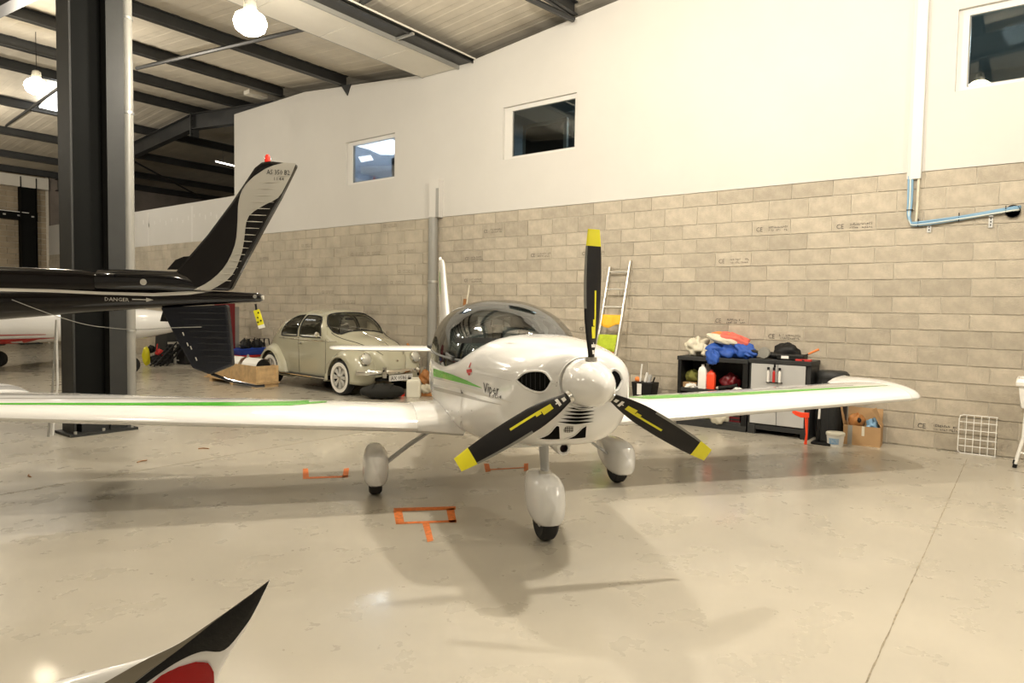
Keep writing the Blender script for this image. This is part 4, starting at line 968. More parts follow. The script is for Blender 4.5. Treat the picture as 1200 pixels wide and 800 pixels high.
wl_ = MB().tube([HMW @ hp(x, y, -0.2) for x, y in bez([(14, 351), (40, 361), (70, 371.5), (100, 380), (128, 384), (160, 386), (200, 384), (236, 383)], 4)], 0.0035, 5).build('drooping_wire', M['greypipe'])
tag(wl_, 'thin wire drooping beneath the black tail boom', 'wire')

# ================================================================== VINTAGE CAR
CAR_A = math.atan2(-2.247, -0.173)     # forward direction (towards the camera)
car = thing('vintage_car', 'rounded grey-beige vintage saloon car with whitewall tyres parked along the block wall', 'car', (8.27, 10.62, 0), CAR_A)
# local: x forward (nose +), y = car's left, z up.  Near side (towards the hall) is the car's RIGHT?  see sign NS
CMW = Matrix.Translation(Vector((8.27, 10.62, 0))) @ Matrix.Rotation(CAR_A, 4, 'Z')
# x: centre height, roof/hood top zc, belt half width, belt z, sill half width
BX = [-1.98, -1.9, -1.7, -1.45, -1.15, -0.85, -0.55, -0.2, 0.2, 0.45, 0.60, 0.80, 1.0, 1.3, 1.55, 1.75, 1.88]
BZC = [0.50, 0.66, 0.90, 1.10, 1.28, 1.405, 1.475, 1.50, 1.495, 1.44, 1.33, 1.12, 1.045, 0.985, 0.91, 0.78, 0.56]
BW = [0.20, 0.34, 0.46, 0.55, 0.62, 0.66, 0.68, 0.685, 0.685, 0.68, 0.67, 0.64, 0.59, 0.50, 0.41, 0.31, 0.17]
BB = [0.42, 0.50, 0.62, 0.76, 0.88, 0.93, 0.95, 0.95, 0.95, 0.95, 0.94, 0.90, 0.86, 0.80, 0.72, 0.60, 0.47]
BZ0 = [0.34, 0.30, 0.28, 0.27, 0.26, 0.25, 0.24, 0.24, 0.24, 0.24, 0.24, 0.25, 0.26, 0.28, 0.30, 0.33, 0.38]
NU, NV = 110, 56
def bsec(x):
    zc, w_, zb, z0 = [interp(BX, q, x) for q in (BZC, BW, BB, BZ0)]; pts = []
    for j in range(NV+1):
        a_ = PI*j/NV      # 0: near sill ... PI: other sill
        if a_ < 0.75: k = a_/0.75; pts.append((x, w_*(0.93+0.07*math.sin(k*PI/2)), z0+(zb-z0)*k))
        elif a_ > PI-0.75: k = (PI-a_)/0.75; pts.append((x, -w_*(0.93+0.07*math.sin(k*PI/2)), z0+(zb-z0)*k))
        else:
            t_ = (a_-0.75)/(PI-1.5)*PI; e = 2.45
            pts.append((x, w_*math.copysign(abs(math.cos(t_))**(2/e), math.cos(t_)), zb+(zc-zb)*abs(math.sin(t_))**(2/e)))
    return pts
xs = np.linspace(-1.98, 1.88, NU); secs = [bsec(x) for x in xs]
V = [p for s_ in secs for p in s_]; F = []; G = []; m_ = NV+1
def inside(pl, x, y):
    r = False; j = len(pl)-1
    for i in range(len(pl)):
        if (pl[i][1] > y) != (pl[j][1] > y) and x < (pl[j][0]-pl[i][0])*(y-pl[i][1])/(pl[j][1]-pl[i][1])+pl[i][0]: r = not r
        j = i
    return r
def smoothpl(pl): return bez(pl+[pl[0]], 6)[:-1]
SIDE_F = smoothpl([(0.52, 0.985), (0.50, 1.10), (0.36, 1.31), (0.22, 1.365), (-0.12, 1.375), (-0.17, 1.33), (-0.17, 1.05), (-0.14, 0.985), (0.2, 0.98)])
SIDE_R = smoothpl([(-0.27, 0.985), (-0.26, 1.34), (-0.32, 1.375), (-0.52, 1.35), (-0.72, 1.24), (-0.86, 1.08), (-0.88, 1.0), (-0.84, 0.975), (-0.5, 0.98)])
SCREEN = smoothpl([(0.50, 1.06), (0.56, 1.20), (0.46, 1.36), (0.30, 1.42), (0.0, 1.435), (-0.30, 1.42), (-0.46, 1.36), (-0.56, 1.20), (-0.50, 1.06), (-0.25, 1.10), (0, 1.115), (0.25, 1.10)])
RWIN = smoothpl([(0.36, 1.15), (0.34, 1.28), (0.2, 1.34), (-0.2, 1.34), (-0.34, 1.28), (-0.36, 1.15), (0, 1.13)])
def region(c):
    if abs(c[1]) > 0.36 and c[0] < 0.54 and (inside(SIDE_F, c[0], c[2]) or inside(SIDE_R, c[0], c[2])) and abs(c[1]) > 0.40: return 1
    if c[0] > 0.40 and inside(SCREEN, c[1], c[2]): return 1
    if c[0] < -0.6 and inside(RWIN, c[1], c[2]): return 1
    return 0
for i in range(NU-1):
    for j in range(NV):
        q = (i*m_+j, i*m_+j+1, (i+1)*m_+j+1, (i+1)*m_+j); c = sum((Vector(V[k]) for k in q), Vector())/4
        # wheel wells stay open
        well = any(math.hypot(c[0]-wx, c[2]-0.31) < 0.38 for wx in (1.2, -1.2)) and abs(c[1]) > 0.38
        if region(c): G.append(q)
        elif not well: F.append(q)
F.append(tuple((NU-1)*m_+j for j in range(m_))); F.append(tuple(j for j in range(m_)))
cb = MB().add(V, F).build('body_shell', M['beetle'], car, smooth=2)
sd_ = cb.modifiers.new('thick', 'SOLIDIFY'); sd_.thickness = 0.02; sd_.offset = -1
MB().add(V, G).build('window_glass', M['carglass'], car, smooth=2)
MB().rings([[(x, w_, 0.26), (x, -w_, 0.26), (x, -w_, 0.30), (x, w_, 0.30)] for x, w_ in ((-1.8, 0.3), (-0.75, 0.62), (0.75, 0.62), (1.75, 0.25))]).build('floor_pan', M['beetledark'], car)
# drip rails and window rims, laid on the shell
tb = BVHTree.FromPolygons([Vector(p) for p in V], F+G)
def sidept(x, z, sg, off=0.004):
    l, n, i, d = tb.ray_cast(Vector((x, sg*1.2, z)), Vector((0, -sg, 0)))
    return None if l is None else l+Vector((0, sg*off, 0))
def frontpt(y, z, sg, off=0.004):
    l, n, i, d = tb.ray_cast(Vector((sg*2.6, y, z)), Vector((-sg, 0, 0)))
    return None if l is None else l+Vector((sg*off, 0, off))
def rimtube(pts, name, m, r=0.011, parent=cb):
    pts = [p for p in pts if p is not None]
    if len(pts) > 3: MB().tube(pts, r, 6).build(name, m, parent, smooth=True)
for sg in (1, -1):
    rimtube([sidept(x, z, sg) for x, z in SIDE_F+SIDE_F[:1]], 'window_rim', M['beetledark'])
    rimtube([sidept(x, z, sg) for x, z in SIDE_R+SIDE_R[:1]], 'window_rim', M['beetledark'])
    rimtube([sidept(x, z, sg) for x, z in ((0.26, 0.99), (0.25, 1.15), (0.235, 1.35))], 'quarter_light_bar', M['chrome'], 0.008)
    rimtube([sidept(x, z, sg, 0.006) for x, z in bez([(0.68, 1.04), (0.55, 1.22), (0.36, 1.385), (0.1, 1.43), (-0.3, 1.43), (-0.62, 1.345), (-0.92, 1.14), (-1.08, 0.98)], 4)], 'drip_rail', M['beetle'], 0.010)
    rimtube([sidept(x, 0.925, sg, 0.004) for x in np.linspace(0.95, -0.98, 24)], 'chrome_strip', M['chrome'], 0.006)
    rimtube([sidept(x, z, sg, 0.0) for x, z in [(0.66, 0.95), (0.66, 0.7), (0.62, 0.42), (0.60, 0.28)]], 'door_gap', M['beetledark'], 0.005)
    rimtube([sidept(x, z, sg, 0.0) for x, z in [(-0.22, 0.97), (-0.22, 0.7), (-0.24, 0.4), (-0.25, 0.28)]], 'door_gap', M['beetledark'], 0.005)
    p_ = sidept(-0.12, 0.86, sg, 0.02); MB().tube([p_+Vector((-0.055, 0, 0)), p_+Vector((0.055, 0, 0.004))], 0.012, 8).lathe([(0.02, -0.02), (0.02, 0.0)], 10, axis='y', o=(p_.x-0.03, p_.y, p_.z)).build('door_handle', M['chrome'], cb, smooth=True)
    MB().box((-0.80, min(sg*0.60, sg*0.76), 0.235), (0.80, max(sg*0.60, sg*0.76), 0.265)).build('running_board', M['beetledark'], car, bevel=0.01)
    MB().box((-0.80, min(sg*0.755, sg*0.765), 0.25), (0.80, max(sg*0.755, sg*0.765), 0.268)).build('running_board_trim', M['chrome'], car)
rimtube([frontpt(y, z, 1) for y, z in SCREEN+SCREEN[:1]], 'window_rim', M['beetledark'], 0.013)
rimtube([frontpt(y, z, -1) for y, z in RWIN+RWIN[:1]], 'window_rim', M['beetledark'])
# bonnet edge line
for sg in (1, -1):
    pts = []
    for k in range(14):
        x = 0.72+1.05*k/13; w_ = interp([0.72, 1.2, 1.6, 1.77], [0.58, 0.46, 0.33, 0.22], x)
        l, n, i, d = tb.ray_cast(Vector((x, sg*w_, 2.2)), Vector((0, 0, -1)))
        if l: pts.append(l+Vector((0, 0, 0.002)))
    rimtube(pts, 'bonnet_gap', M['beetledark'], 0.006)
pts = []
for k in range(16):
    x = 0.78+0.95*k/15; l, n, i, d = tb.ray_cast(Vector((x, 0, 2.2)), Vector((0, 0, -1))); pts.append(l+Vector((0, 0, 0.003)))
rimtube(pts, 'bonnet_trim', M['chrome'], 0.007)
MB().tube([frontpt(-0.02, 0.60, 1, 0.02), frontpt(0.02, 0.60, 1, 0.02)], 0.02, 8).build('bonnet_handle', M['chrome'], cb, smooth=True)
# fenders: profile swept round the wheel
def fender(wx, sg, a0, a1, Rf, name):
    rs = []
    for k in range(25):
        a_ = math.radians(a0+(a1-a0)*k/24); R_ = Rf(math.degrees(a_)); ring = []
        for y, rr in ((0.26, R_-0.09), (0.36, R_-0.01), (0.46, R_+0.02), (0.56, R_+0.018), (0.645, R_-0.012), (0.71, R_-0.06), (0.75, R_-0.12), (0.768, max(R_-0.17, 0.375)), (0.760, 0.35), (0.74, 0.345), (0.73, 0.37)):
            ring.append((wx+rr*math.cos(a_), sg*y, 0.31+rr*math.sin(a_)))
        rs.append(ring)
    o = MB().rings(rs, cap=False, closed=False).build(name, M['beetle'], car, smooth=2)
    md = o.modifiers.new('t', 'SOLIDIFY'); md.thickness = 0.012; return o
def RF(a_): return float(np.interp(a_, [-15, 10, 40, 70, 110, 150, 185, 200], [0.50, 0.535, 0.575, 0.545, 0.475, 0.46, 0.56, 0.62]))
def RR(a_): return float(np.interp(a_, [-20, 0, 40, 70, 110, 150, 180, 200], [0.58, 0.50, 0.455, 0.47, 0.495, 0.52, 0.54, 0.56]))
for sg in (1, -1):
    ff = fender(1.2, sg, -12, 192, RF, 'front_fender'); fender(-1.2, sg, -14, 196, RR, 'rear_fender')
    # headlamp
    hc = Vector((1.715, sg*0.545, 0.655)); ax_ = Vector((0.985, sg*0.03, 0.17)).normalized()
    s1 = ax_.cross(Vector((0, 1, 0))).normalized(); s2 = ax_.cross(s1)
    def ring(r, h, n=24): return [hc+ax_*h+s1*r*math.cos(2*PI*j/n)+s2*r*math.sin(2*PI*j/n) for j in range(n)]
    MB().rings([ring(0.05, -0.20), ring(0.09, -0.10), ring(0.105, -0.02), ring(0.108, 0.0)]).build('headlamp_bowl', M['beetle'], ff, smooth=True)
    hl_ = MB().rings([ring(0.108, 0.0), ring(0.110, 0.02), ring(0.096, 0.032), ring(0.090, 0.025)]).build('headlamp', M['chrome'], car, smooth=True)
    MB().rings([ring(0.092, 0.024), ring(0.075, 0.042), ring(0.04, 0.055), ring(0.003, 0.06)]).build('lens', mat('lamp_lens', (0.55, 0.55, 0.5), 0.1, metal=0.3, coat=1.0), hl_, smooth=True)
    MB().tube([(1.45, sg*0.62, 0.83), (1.40, sg*0.62, 0.875)], [0.03, 0.022], 10).build('indicator', M['tan'], ff, smooth=True)
    # door mirror
    MB().tube([(0.60, sg*0.68, 0.98), (0.58, sg*0.76, 1.02)], 0.008, 6).lathe([(0.001, -0.01), (0.045, -0.006), (0.05, 0.004), (0.03, 0.012)], 14, axis='x', o=(0.575, sg*0.79, 1.04)).build('door_mirror', M['chrome'], car, smooth=True, kind='stuff')
for wx in (1.2, -1.2):
    for sg in (1, -1):
        y = sg*0.655; prof = [(0.19, -0.075), (0.275, -0.078), (0.30, -0.065), (0.310, -0.03), (0.311, 0.0), (0.310, 0.03), (0.30, 0.065), (0.275, 0.078), (0.19, 0.075)]
        ty = MB().lathe(prof, 36, axis='y', o=(wx, y, 0.311), cap=False).build('tyre', M['rubber'], car, smooth=True)
        MB().lathe([(0.200, 0.074), (0.205, 0.079), (0.262, 0.082), (0.266, 0.078)] if sg > 0 else [(0.200, -0.074), (0.205, -0.079), (0.262, -0.082), (0.266, -0.078)], 36, axis='y', o=(wx, y, 0.311), cap=False).build('whitewall', M['carwhite'], ty, smooth=True)
        rm = MB(); d = sg
        rm.lathe([(0.200, d*0.076), (0.190, d*0.078), (0.178, d*0.045), (0.16, d*0.02), (0.02, d*0.02)], 32, axis='y', o=(wx, y, 0.311), cap=False)
        rimo = rm.build('rim', M['beetledark'], ty, smooth=True)
        MB().lathe([(0.200, d*0.075), (0.198, d*0.084), (0.186, d*0.082), (0.182, d*0.06)], 32, axis='y', o=(wx, y, 0.311), cap=False).build('rim_edge', M['alu'], ty, smooth=True)
        for k in range(8):
            a_ = 2*PI*k/8; c_, s_ = math.cos(a_), math.sin(a_); e = Vector((c_, 0, s_)); tt = Vector((-s_, 0, c_)); o0 = Vector((wx, y+d*0.03, 0.311)); n_ = Vector((0, d, 0))
            MB().rings([[o0+e*r-tt*w_, o0+e*r+tt*w_, o0+e*r+tt*w_+n_*h, o0+e*r-tt*w_+n_*h] for r, w_, h in ((0.04, 0.020, 0.045), (0.11, 0.026, 0.04), (0.185, 0.040, 0.045))]).build('spoke', M['silverpaint'], ty, bevel=0.004)
        MB().lathe([(0.055, d*0.03), (0.052, d*0.075), (0.03, d*0.09), (0.001, d*0.092)], 20, axis='y', o=(wx, y, 0.311)).build('hub_cap', M['alu'], ty, smooth=True)
# bumper with overriders, plate, screen wipers, mirror, wheel, seats
def bump(x0, sg_, z):
    rs = []
    for k in range(21):
        y = -0.76+1.52*k/20; x = x0+sg_*(0.10-0.26*abs(y/0.76)**2.6)
        ring = [(x+sg_*dx, y, z+dz) for dx, dz in ((0.0, -0.045), (0.022, -0.038), (0.036, -0.012), (0.036, 0.012), (0.022, 0.038), (0, 0.045), (-0.01, 0.0))]
        rs.append(ring)
    return MB().rings(rs).build('bumper', M['chrome'], car, smooth=True)
fb = bump(1.89, 1, 0.435); bump(-1.95, -1, 0.435)
for sg in (1, -1):
    MB().rings([[(2.02+dx, sg*0.38+dy, z) for dx, dy in ((-0.02, -0.025), (0.03, -0.022), (0.045, 0), (0.03, 0.022), (-0.02, 0.025))] for z in (0.35, 0.40, 0.48, 0.53)]).build('overrider', M['chrome'], fb, smooth=True)
MB().tube([(1.7, 0.3, 0.42), (1.95, 0.38, 0.43)], 0.015, 6).build('bumper_iron', M['beetledark'], fb)
MB().box((1.985, -0.26, 0.275), (1.995, 0.26, 0.385)).build('number_plate', M['plate'], car, bevel=0.003)
np_ = bpy.data.objects['number_plate']; v, f = text_mesh('AX 0586 AJ'); w_ = max(p[0] for p in v)
MB().add([(1.997, -0.225+0.45*p[0]/w_, 0.295+p[1]*0.095) for p in v], f).build('plate_lettering', M['black'], np_)
for y0 in (0.22, -0.20):
    a_, b_ = frontpt(y0, 1.10, 1, 0.015), frontpt(y0-0.40, 1.17, 1, 0.02)
    if a_ and b_: MB().tube([a_, a_.lerp(b_, 0.5)+Vector((0.012, 0, 0)), b_], 0.005, 5).build('wiper', M['chrome'], car)
MB().box((0.42, -0.09, 1.30), (0.44, 0.09, 1.345)).build('interior_mirror', M['black'], car, bevel=0.008)
for sg in (1, -1):
    MB().rings([[(x, sg*0.32-0.22, z), (x, sg*0.32+0.22, z), (x-0.12, sg*0.32+0.22, z), (x-0.12, sg*0.32-0.22, z)] for x, z in ((0.02, 0.5), (-0.06, 0.9), (-0.12, 1.02))]).box((-0.1, sg*0.32-0.23, 0.42), (0.36, sg*0.32+0.23, 0.56)).build('seat', M['carseat'], car, bevel=0.03)
MB().rings([[(x, -0.55, z), (x, 0.55, z), (x-0.14, 0.55, z), (x-0.14, -0.55, z)] for x, z in ((-0.62, 0.5), (-0.70, 0.85), (-0.76, 0.98))]).build('rear_seat', M['carseat'], car, bevel=0.03)
MB().lathe([(0.185, -0.008), (0.19, 0.0), (0.185, 0.008)], 28, axis='x', o=(0.40, 0.33, 0.95)).build('steering_wheel', M['black'], car, smooth=True)
MB().box((0.50, -0.58, 0.86), (0.64, 0.58, 1.0)).build('dashboard', M['beetle'], car, bevel=0.03)
p_ = frontpt(0.30, 1.10, 1, -0.02)
MB().box((0.60, 0.12, 1.045), (0.66, 0.26, 1.09)).build('hi_vis_vest', M['lime'], car, bevel=0.01)

# ================================================================== ALONG THE BLOCK WALL, RIGHT OF THE AIRCRAFT
def lump(name, m, parent, c, r, seed=1, n=16, amp=0.18, flat=0.0, obj=True, rot=0.0):
    """soft fabric lump: displaced ellipsoid resting on its base"""
    n = int(n*1.8); rnd = random.Random(seed); ph = [(rnd.uniform(0, 6.28), rnd.randint(2, 5), rnd.uniform(0, 6.28), rnd.randint(1, 4)) for _ in range(5)]
    v = []; f = []; N2 = n//2+2
    for i in range(N2+1):
        th = PI*i/N2
        for j in range(n):
            a = 2*PI*j/n; k = 1+amp*sum(math.sin(q[1]*a+q[0])*math.sin(q[3]*th+q[2]) for q in ph)/2 - amp*0.55*abs(math.sin(2.5*a+3*th+ph[0][0]))**0.6 + amp*0.3*math.sin(7*th-4*a+ph[1][0])
            x, y, z = math.sin(th)*math.cos(a)*r[0]*k, math.sin(th)*math.sin(a)*r[1]*k, math.cos(th)*r[2]*k
            if z < -r[2]*(1-flat): z = -r[2]*(1-flat)
            xx = x*math.cos(rot)-y*math.sin(rot); yy = x*math.sin(rot)+y*math.cos(rot)
            v.append((c[0]+xx, c[1]+yy, c[2]+z))
    for i in range(N2):
        for j in range(n): f.append((i*n+j, i*n+(j+1) % n, (i+1)*n+(j+1) % n, (i+1)*n+j))
    mb = MB().add(v, f)
    return mb.build(name, m, parent, smooth=2) if obj else mb
# open black shelf unit
t = thing('shelf_unit', 'open black plastic shelf unit crammed with things beside the grey-doored cabinet', 'shelf', (8.80, 2.84, 0))
D_ = 0.43; W_ = 0.97
for y0, y1 in ((0, 0.07), (W_-0.05, W_)): MB().box((0, y0, 0.0), (D_, y1, 0.90)).build('side_panel', M['black'], t, bevel=0.006)
MB().box((D_-0.015, 0.07, 0.03), (D_, W_-0.05, 0.9)).build('back_panel', M['black'], t)
for z in (0.06, 0.47): MB().box((0.0, 0.07, z), (D_-0.015, W_-0.05, z+0.05)).build('shelf', M['darkgrey'], t, bevel=0.005)
MB().box((-0.01, -0.0, 0.90), (D_+0.0, W_+0.01, 0.955)).build('top', M['darkgrey'], t, bevel=0.006); MB().box((-0.005, 0.0, 0.0), (0.02, W_, 0.075)).build('plinth', M['darkgrey'], t, bevel=0.004)
# grey door cabinet
t = thing('cabinet', 'low black cabinet with two pale grey doors standing left of the dark bin', 'cabinet', (8.80, 2.07, 0))
W_ = 0.755
for y0, y1 in ((0, 0.055), (W_-0.03, W_)): MB().box((0.012, y0, 0.0), (D_, y1, 0.92)).build('side_panel', M['darkgrey'], t, bevel=0.005)
MB().box((-0.015, -0.01, 0.92), (D_, W_+0.005, 0.975)).build('top', M['darkgrey'], t, bevel=0.006)
MB().box((D_-0.015, 0.05, 0.03), (D_, W_-0.03, 0.92)).box((0.02, 0.05, 0.12), (D_-0.015, W_-0.03, 0.15)).build('back_panel', M['black'], t)
MB().box((0.01, 0.07, 0.06), (0.03, W_-0.05, 0.12)).box((0.0, 0.0, 0.0), (0.06, 0.1, 0.13)).box((0.0, W_-0.1, 0.0), (0.06, W_, 0.13)).build('plinth', M['darkgrey'], t, bevel=0.004)
for y0, y1, hs in ((0.06, 0.39, 1), (0.395, 0.725, -1)):
    d = MB().box((-0.008, y0, 0.14), (0.012, y1, 0.915)).build('door', M['cabgrey'], t, bevel=0.004)
    MB().box((-0.022, (y1-0.03 if hs > 0 else y0+0.015), 0.52), (-0.008, (y1-0.015 if hs > 0 else y0+0.03), 0.62)).build('handle', M['black'], d, bevel=0.003)
# tube holder on the door: three small cartridges
t = thing('cartridge_holder', 'three small red-and-white cartridges clipped to the pale cabinet door', 'cartridge', (8.785, 2.50, 0.68))
MB().box((-0.005, -0.10, 0.0), (0.005, 0.10, 0.012)).box((-0.004, -0.012, 0.2), (0.004, 0.012, 0.26)).build('rail', M['black'], t)
for k, y in enumerate((-0.07, 0.0, 0.07)):
    c_ = MB().lathe([(0.017, 0.012), (0.017, 0.14), (0.008, 0.15), (0.008, 0.165)], 12, o=(-0.025, y, 0)).build('cartridge', M['whitepl'] if k != 1 else M['redpl'], t, smooth=True)
    MB().lathe([(0.015, 0.165), (0.015, 0.20)], 10, o=(-0.025, y, 0)).build('cap', M['black'], c_, smooth=True)
# things on top of the shelf unit
def single(name, label, cat, m, c, r, seed, flat=0.0, amp=0.18, rot=0.0, n=18, group=None):
    o = lump(name, M[m], None, (0, 0, r[2]*(1-flat)), r, seed, n, amp, flat, rot=rot); o.location = c; tag(o, label, cat, group); return o
single('cream_cloth', 'crumpled cream cloth heaped at the left end of the shelf top', 'cloth', 'cream', (9.0, 3.63, 0.955), (0.17, 0.16, 0.14), 3, 0.15, 0.34)
single('cream_bag', 'small cream fabric bundle in front of the blue jacket on the shelf', 'cloth', 'cream', (8.93, 3.42, 0.955), (0.10, 0.11, 0.08), 5, 0.2, 0.3)
t = thing('blue_jacket', 'crumpled blue jacket hanging over the front edge of the shelf top', 'jacket', (9.0, 3.25, 0.955))
lump('jacket_body', M['blue'], t, (0, 0, 0.09), (0.15, 0.23, 0.12), 8, 20, 0.28, 0.2); lump('jacket_sleeve', M['blue'], t, (-0.215, 0.06, 0.0), (0.035, 0.10, 0.10), 11, 16, 0.25)
lump('jacket_fold', M['blue'], t, (-0.0, -0.28, 0.09), (0.13, 0.17, 0.11), 21, 18, 0.25, 0.15)
t = thing('life_vest', 'coral and white life vest lying on top of the blue jacket', 'vest', (9.02, 3.20, 1.17))
fo = lump('vest_panel', M['coral'], t, (0.02, -0.02, 0.04), (0.14, 0.29, 0.085), 14, 20, 0.14); fo.rotation_euler = (0.16, 0, 0)
fo = lump('white_panel', M['cream'], t, (-0.08, 0.06, 0.015), (0.08, 0.23, 0.06), 15, 18, 0.12); fo.rotation_euler = (0.22, 0, 0)
fo = lump('orange_trim', M['orange'], t, (0.02, 0.09, 0.088), (0.09, 0.14, 0.035), 16, 16, 0.12); fo.rotation_euler = (0.1, 0, 0)
single('small_blue_bag', 'small blue pouch with a white tab at the join of shelf and cabinet', 'pouch', 'blue', (8.96, 2.86, 0.975), (0.09, 0.09, 0.06), 18, 0.2, 0.25)
# things on the cabinet
t = thing('power_tool', 'black cordless power tool with a round disc guard lying on the cabinet', 'tool', (8.95, 2.62, 0.975))
MB().tube([(0, -0.20, 0.045), (0, 0.06, 0.05)], [0.035, 0.045], 12).build('tool_body', M['black'], t, smooth=True)
MB().lathe([(0.001, -0.03), (0.07, -0.025), (0.075, 0.02), (0.001, 0.025)], 20, axis='x', o=(-0.06, 0.05, 0.077)).build('disc_guard', M['greypipe'], t, smooth=True)
MB().tube([(0, 0.08, 0.06), (-0.02, 0.20, 0.09), (0, 0.27, 0.08)], 0.022, 8).build('grip', M['black'], t, smooth=True)
t = thing('tool_case', 'flat black tool case with a pale label on the cabinet top', 'case', (8.93, 2.33, 0.975))
MB().box((-0.09, -0.16, 0), (0.12, 0.17, 0.075)).build('case_body', M['black'], t, bevel=0.015); MB().box((-0.093, 0.02, 0.02), (-0.09, 0.11, 0.055)).build('pale_label', M['whitepl'], t)
single('work_helmet', 'domed black helmet resting behind the power tool on the cabinet', 'helmet', 'black', (9.1, 2.45, 0.975), (0.10, 0.19, 0.13), 22, 0.4, 0.1)
t = thing('paint_brush', 'long brush with an orange tip leaning over the cabinet edge', 'brush', (8.98, 2.20, 0.99))
MB().tube([(0, 0.1, 0.0), (0, -0.05, 0.07)], 0.009, 8).build('handle', M['black'], t, smooth=True); MB().tube([(0, -0.05, 0.07), (0, -0.17, 0.135)], [0.012, 0.015], 8).build('orange_tip', M['orange'], t, smooth=True)
t = thing('red_box', 'small flat red case at the right edge of the cabinet top', 'box', (8.84, 2.15, 0.975)); MB().box((-0.04, -0.07, 0), (0.05, 0.11, 0.025)).build('case_body', M['redpl'], t, bevel=0.004); MB().box((-0.042, 0.0, 0.005), (-0.04, 0.03, 0.02)).build('clasp', M['black'], t)
# on the shelves
def bottle(name, label, m, cm, loc, w, d, h, group=None):
    t = thing(name, label, 'bottle', loc)
    MB().rings([[(d*a*k, w*b*k, z) for a, b in ((-.5, -.38), (-.38, -.5), (.38, -.5), (.5, -.38), (.5, .38), (.38, .5), (-.38, .5), (-.5, .38))] for k, z in ((0.94, 0), (1, 0.015), (1, h*0.72), (0.8, h*0.86), (0.35, h*0.92), (0.35, h*0.94))]).build('bottle_body', m, t, smooth=True)
    MB().lathe([(0.022, h*0.94), (0.022, h)], 12).build('cap', cm, t, smooth=True); return t
bottle('white_bottle', 'tall white plastic bottle on the shelf beside the red bottle', M['whitepl'], M['whitepl'], (8.87, 3.475, 0.52), 0.11, 0.07, 0.33)
bottle('red_bottle', 'bright red plastic bottle on the shelf right of the white one', M['redorange'], M['redpl'], (8.90, 3.365, 0.52), 0.11, 0.07, 0.26)
bottle('grey_bottle', 'grey-necked bottle half hidden behind the white bottle on the shelf', M['greypipe'], M['cabgrey'], (8.97, 3.45, 0.52), 0.09, 0.07, 0.34)
single('olive_cloth', 'folded olive and yellow cloth at the left of the upper shelf', 'cloth', 'olive', (8.98, 3.66, 0.60), (0.12, 0.12, 0.09), 31, 0.3, 0.2)
t = thing('cardboard_flap_box', 'small tan carton under the olive cloth on the upper shelf', 'box', (8.97, 3.66, 0.52)); MB().box((-0.1, -0.09, 0), (0.1, 0.10, 0.07)).build('carton_body', M['cardboard'], t, bevel=0.004); MB().box((-0.102, -0.01, 0.0), (-0.1, 0.01, 0.07)).build('tape', M['cream'], t)
single('white_rag', 'small white rag at the front left of the upper shelf', 'rag', 'whitepl', (8.84, 3.62, 0.52), (0.05, 0.08, 0.035), 33, 0.3, 0.3)
single('maroon_cloth', 'dark maroon cloth at the back of the upper shelf', 'cloth', 'darkred', (9.05, 3.15, 0.52), (0.10, 0.13, 0.12), 34, 0.2, 0.2)
t = thing('black_torch', 'black torch lying at the right of the upper shelf', 'torch', (8.87, 3.12, 0.545)); MB().tube([(0, 0.12, 0.0), (0, -0.04, 0.035), (0, -0.13, 0.055)], [0.03, 0.022, 0.03], 12).build('barrel', M['black'], t, smooth=True); MB().tube([(0, 0.125, 0.0), (0, 0.15, -0.005)], 0.027, 12).build('lens_ring', M['alu'], t, smooth=True)
single('crumpled_paper', 'crumpled white paper at the right front of the upper shelf', 'paper', 'whitepl', (8.85, 2.97, 0.52), (0.06, 0.09, 0.03), 35, 0.3, 0.35)
single('white_sack', 'white sack bulging out over the bottom shelf of the open unit', 'sack', 'cream', (8.83, 3.22, 0.06), (0.10, 0.14, 0.14), 36, 0.1, 0.16)
single('lime_gloves', 'lime green gloves on the bottom shelf left of the white sack', 'gloves', 'lime', (8.86, 3.42, 0.11), (0.07, 0.09, 0.045), 37, 0.2, 0.35)
t = thing('stacked_magazines', 'low pile of pale magazines at the left of the bottom shelf', 'magazines', (8.88, 3.65, 0.11))
for k in range(5): MB().box((-0.08, -0.10, k*0.014), (0.1, 0.10, k*0.014+0.012)).build('magazine', M['offwhite'] if k % 2 else M['cardboard'], t)
t = thing('stacked_boards', 'stack of dark red-edged boards at the right of the bottom shelf', 'boards', (8.93, 3.03, 0.11))
for k in range(6): MB().box((-0.06, -0.08, k*0.022), (0.1, 0.08, k*0.022+0.018)).build('board', M['darkgrey'] if k % 2 else M['darkred'], t)
o = lump('black_bag', M['black'], None, (0, 0, 0.12), (0.16, 0.22, 0.14), 41, 18, 0.12, 0.15); o.location = (8.75, 4.15, 0); tag(o, 'black bag on the floor left of the open shelf unit', 'bag')
# bin
t = thing('waste_bin', 'tall dark grey ribbed waste bin between the cabinet and the cardboard box', 'bin', (9.05, 1.875, 0))
MB().lathe([(0.155, 0), (0.165, 0.02), (0.185, 0.76), (0.185, 0.78)], 28).build('bin_body', M['darkgrey'], t, smooth=True)
for k in range(14):
    a_ = 2*PI*k/14; c_, s_ = math.cos(a_), math.sin(a_); MB().tube([(c_*0.166, s_*0.166, 0.05), (c_*0.184, s_*0.184, 0.72)], 0.005, 5).build('rib', M['darkgrey'], t)
MB().lathe([(0.19, 0.77), (0.195, 0.79), (0.19, 0.83), (0.16, 0.86), (0.001, 0.87)], 28).build('lid', M['darkgrey'], t, smooth=True)
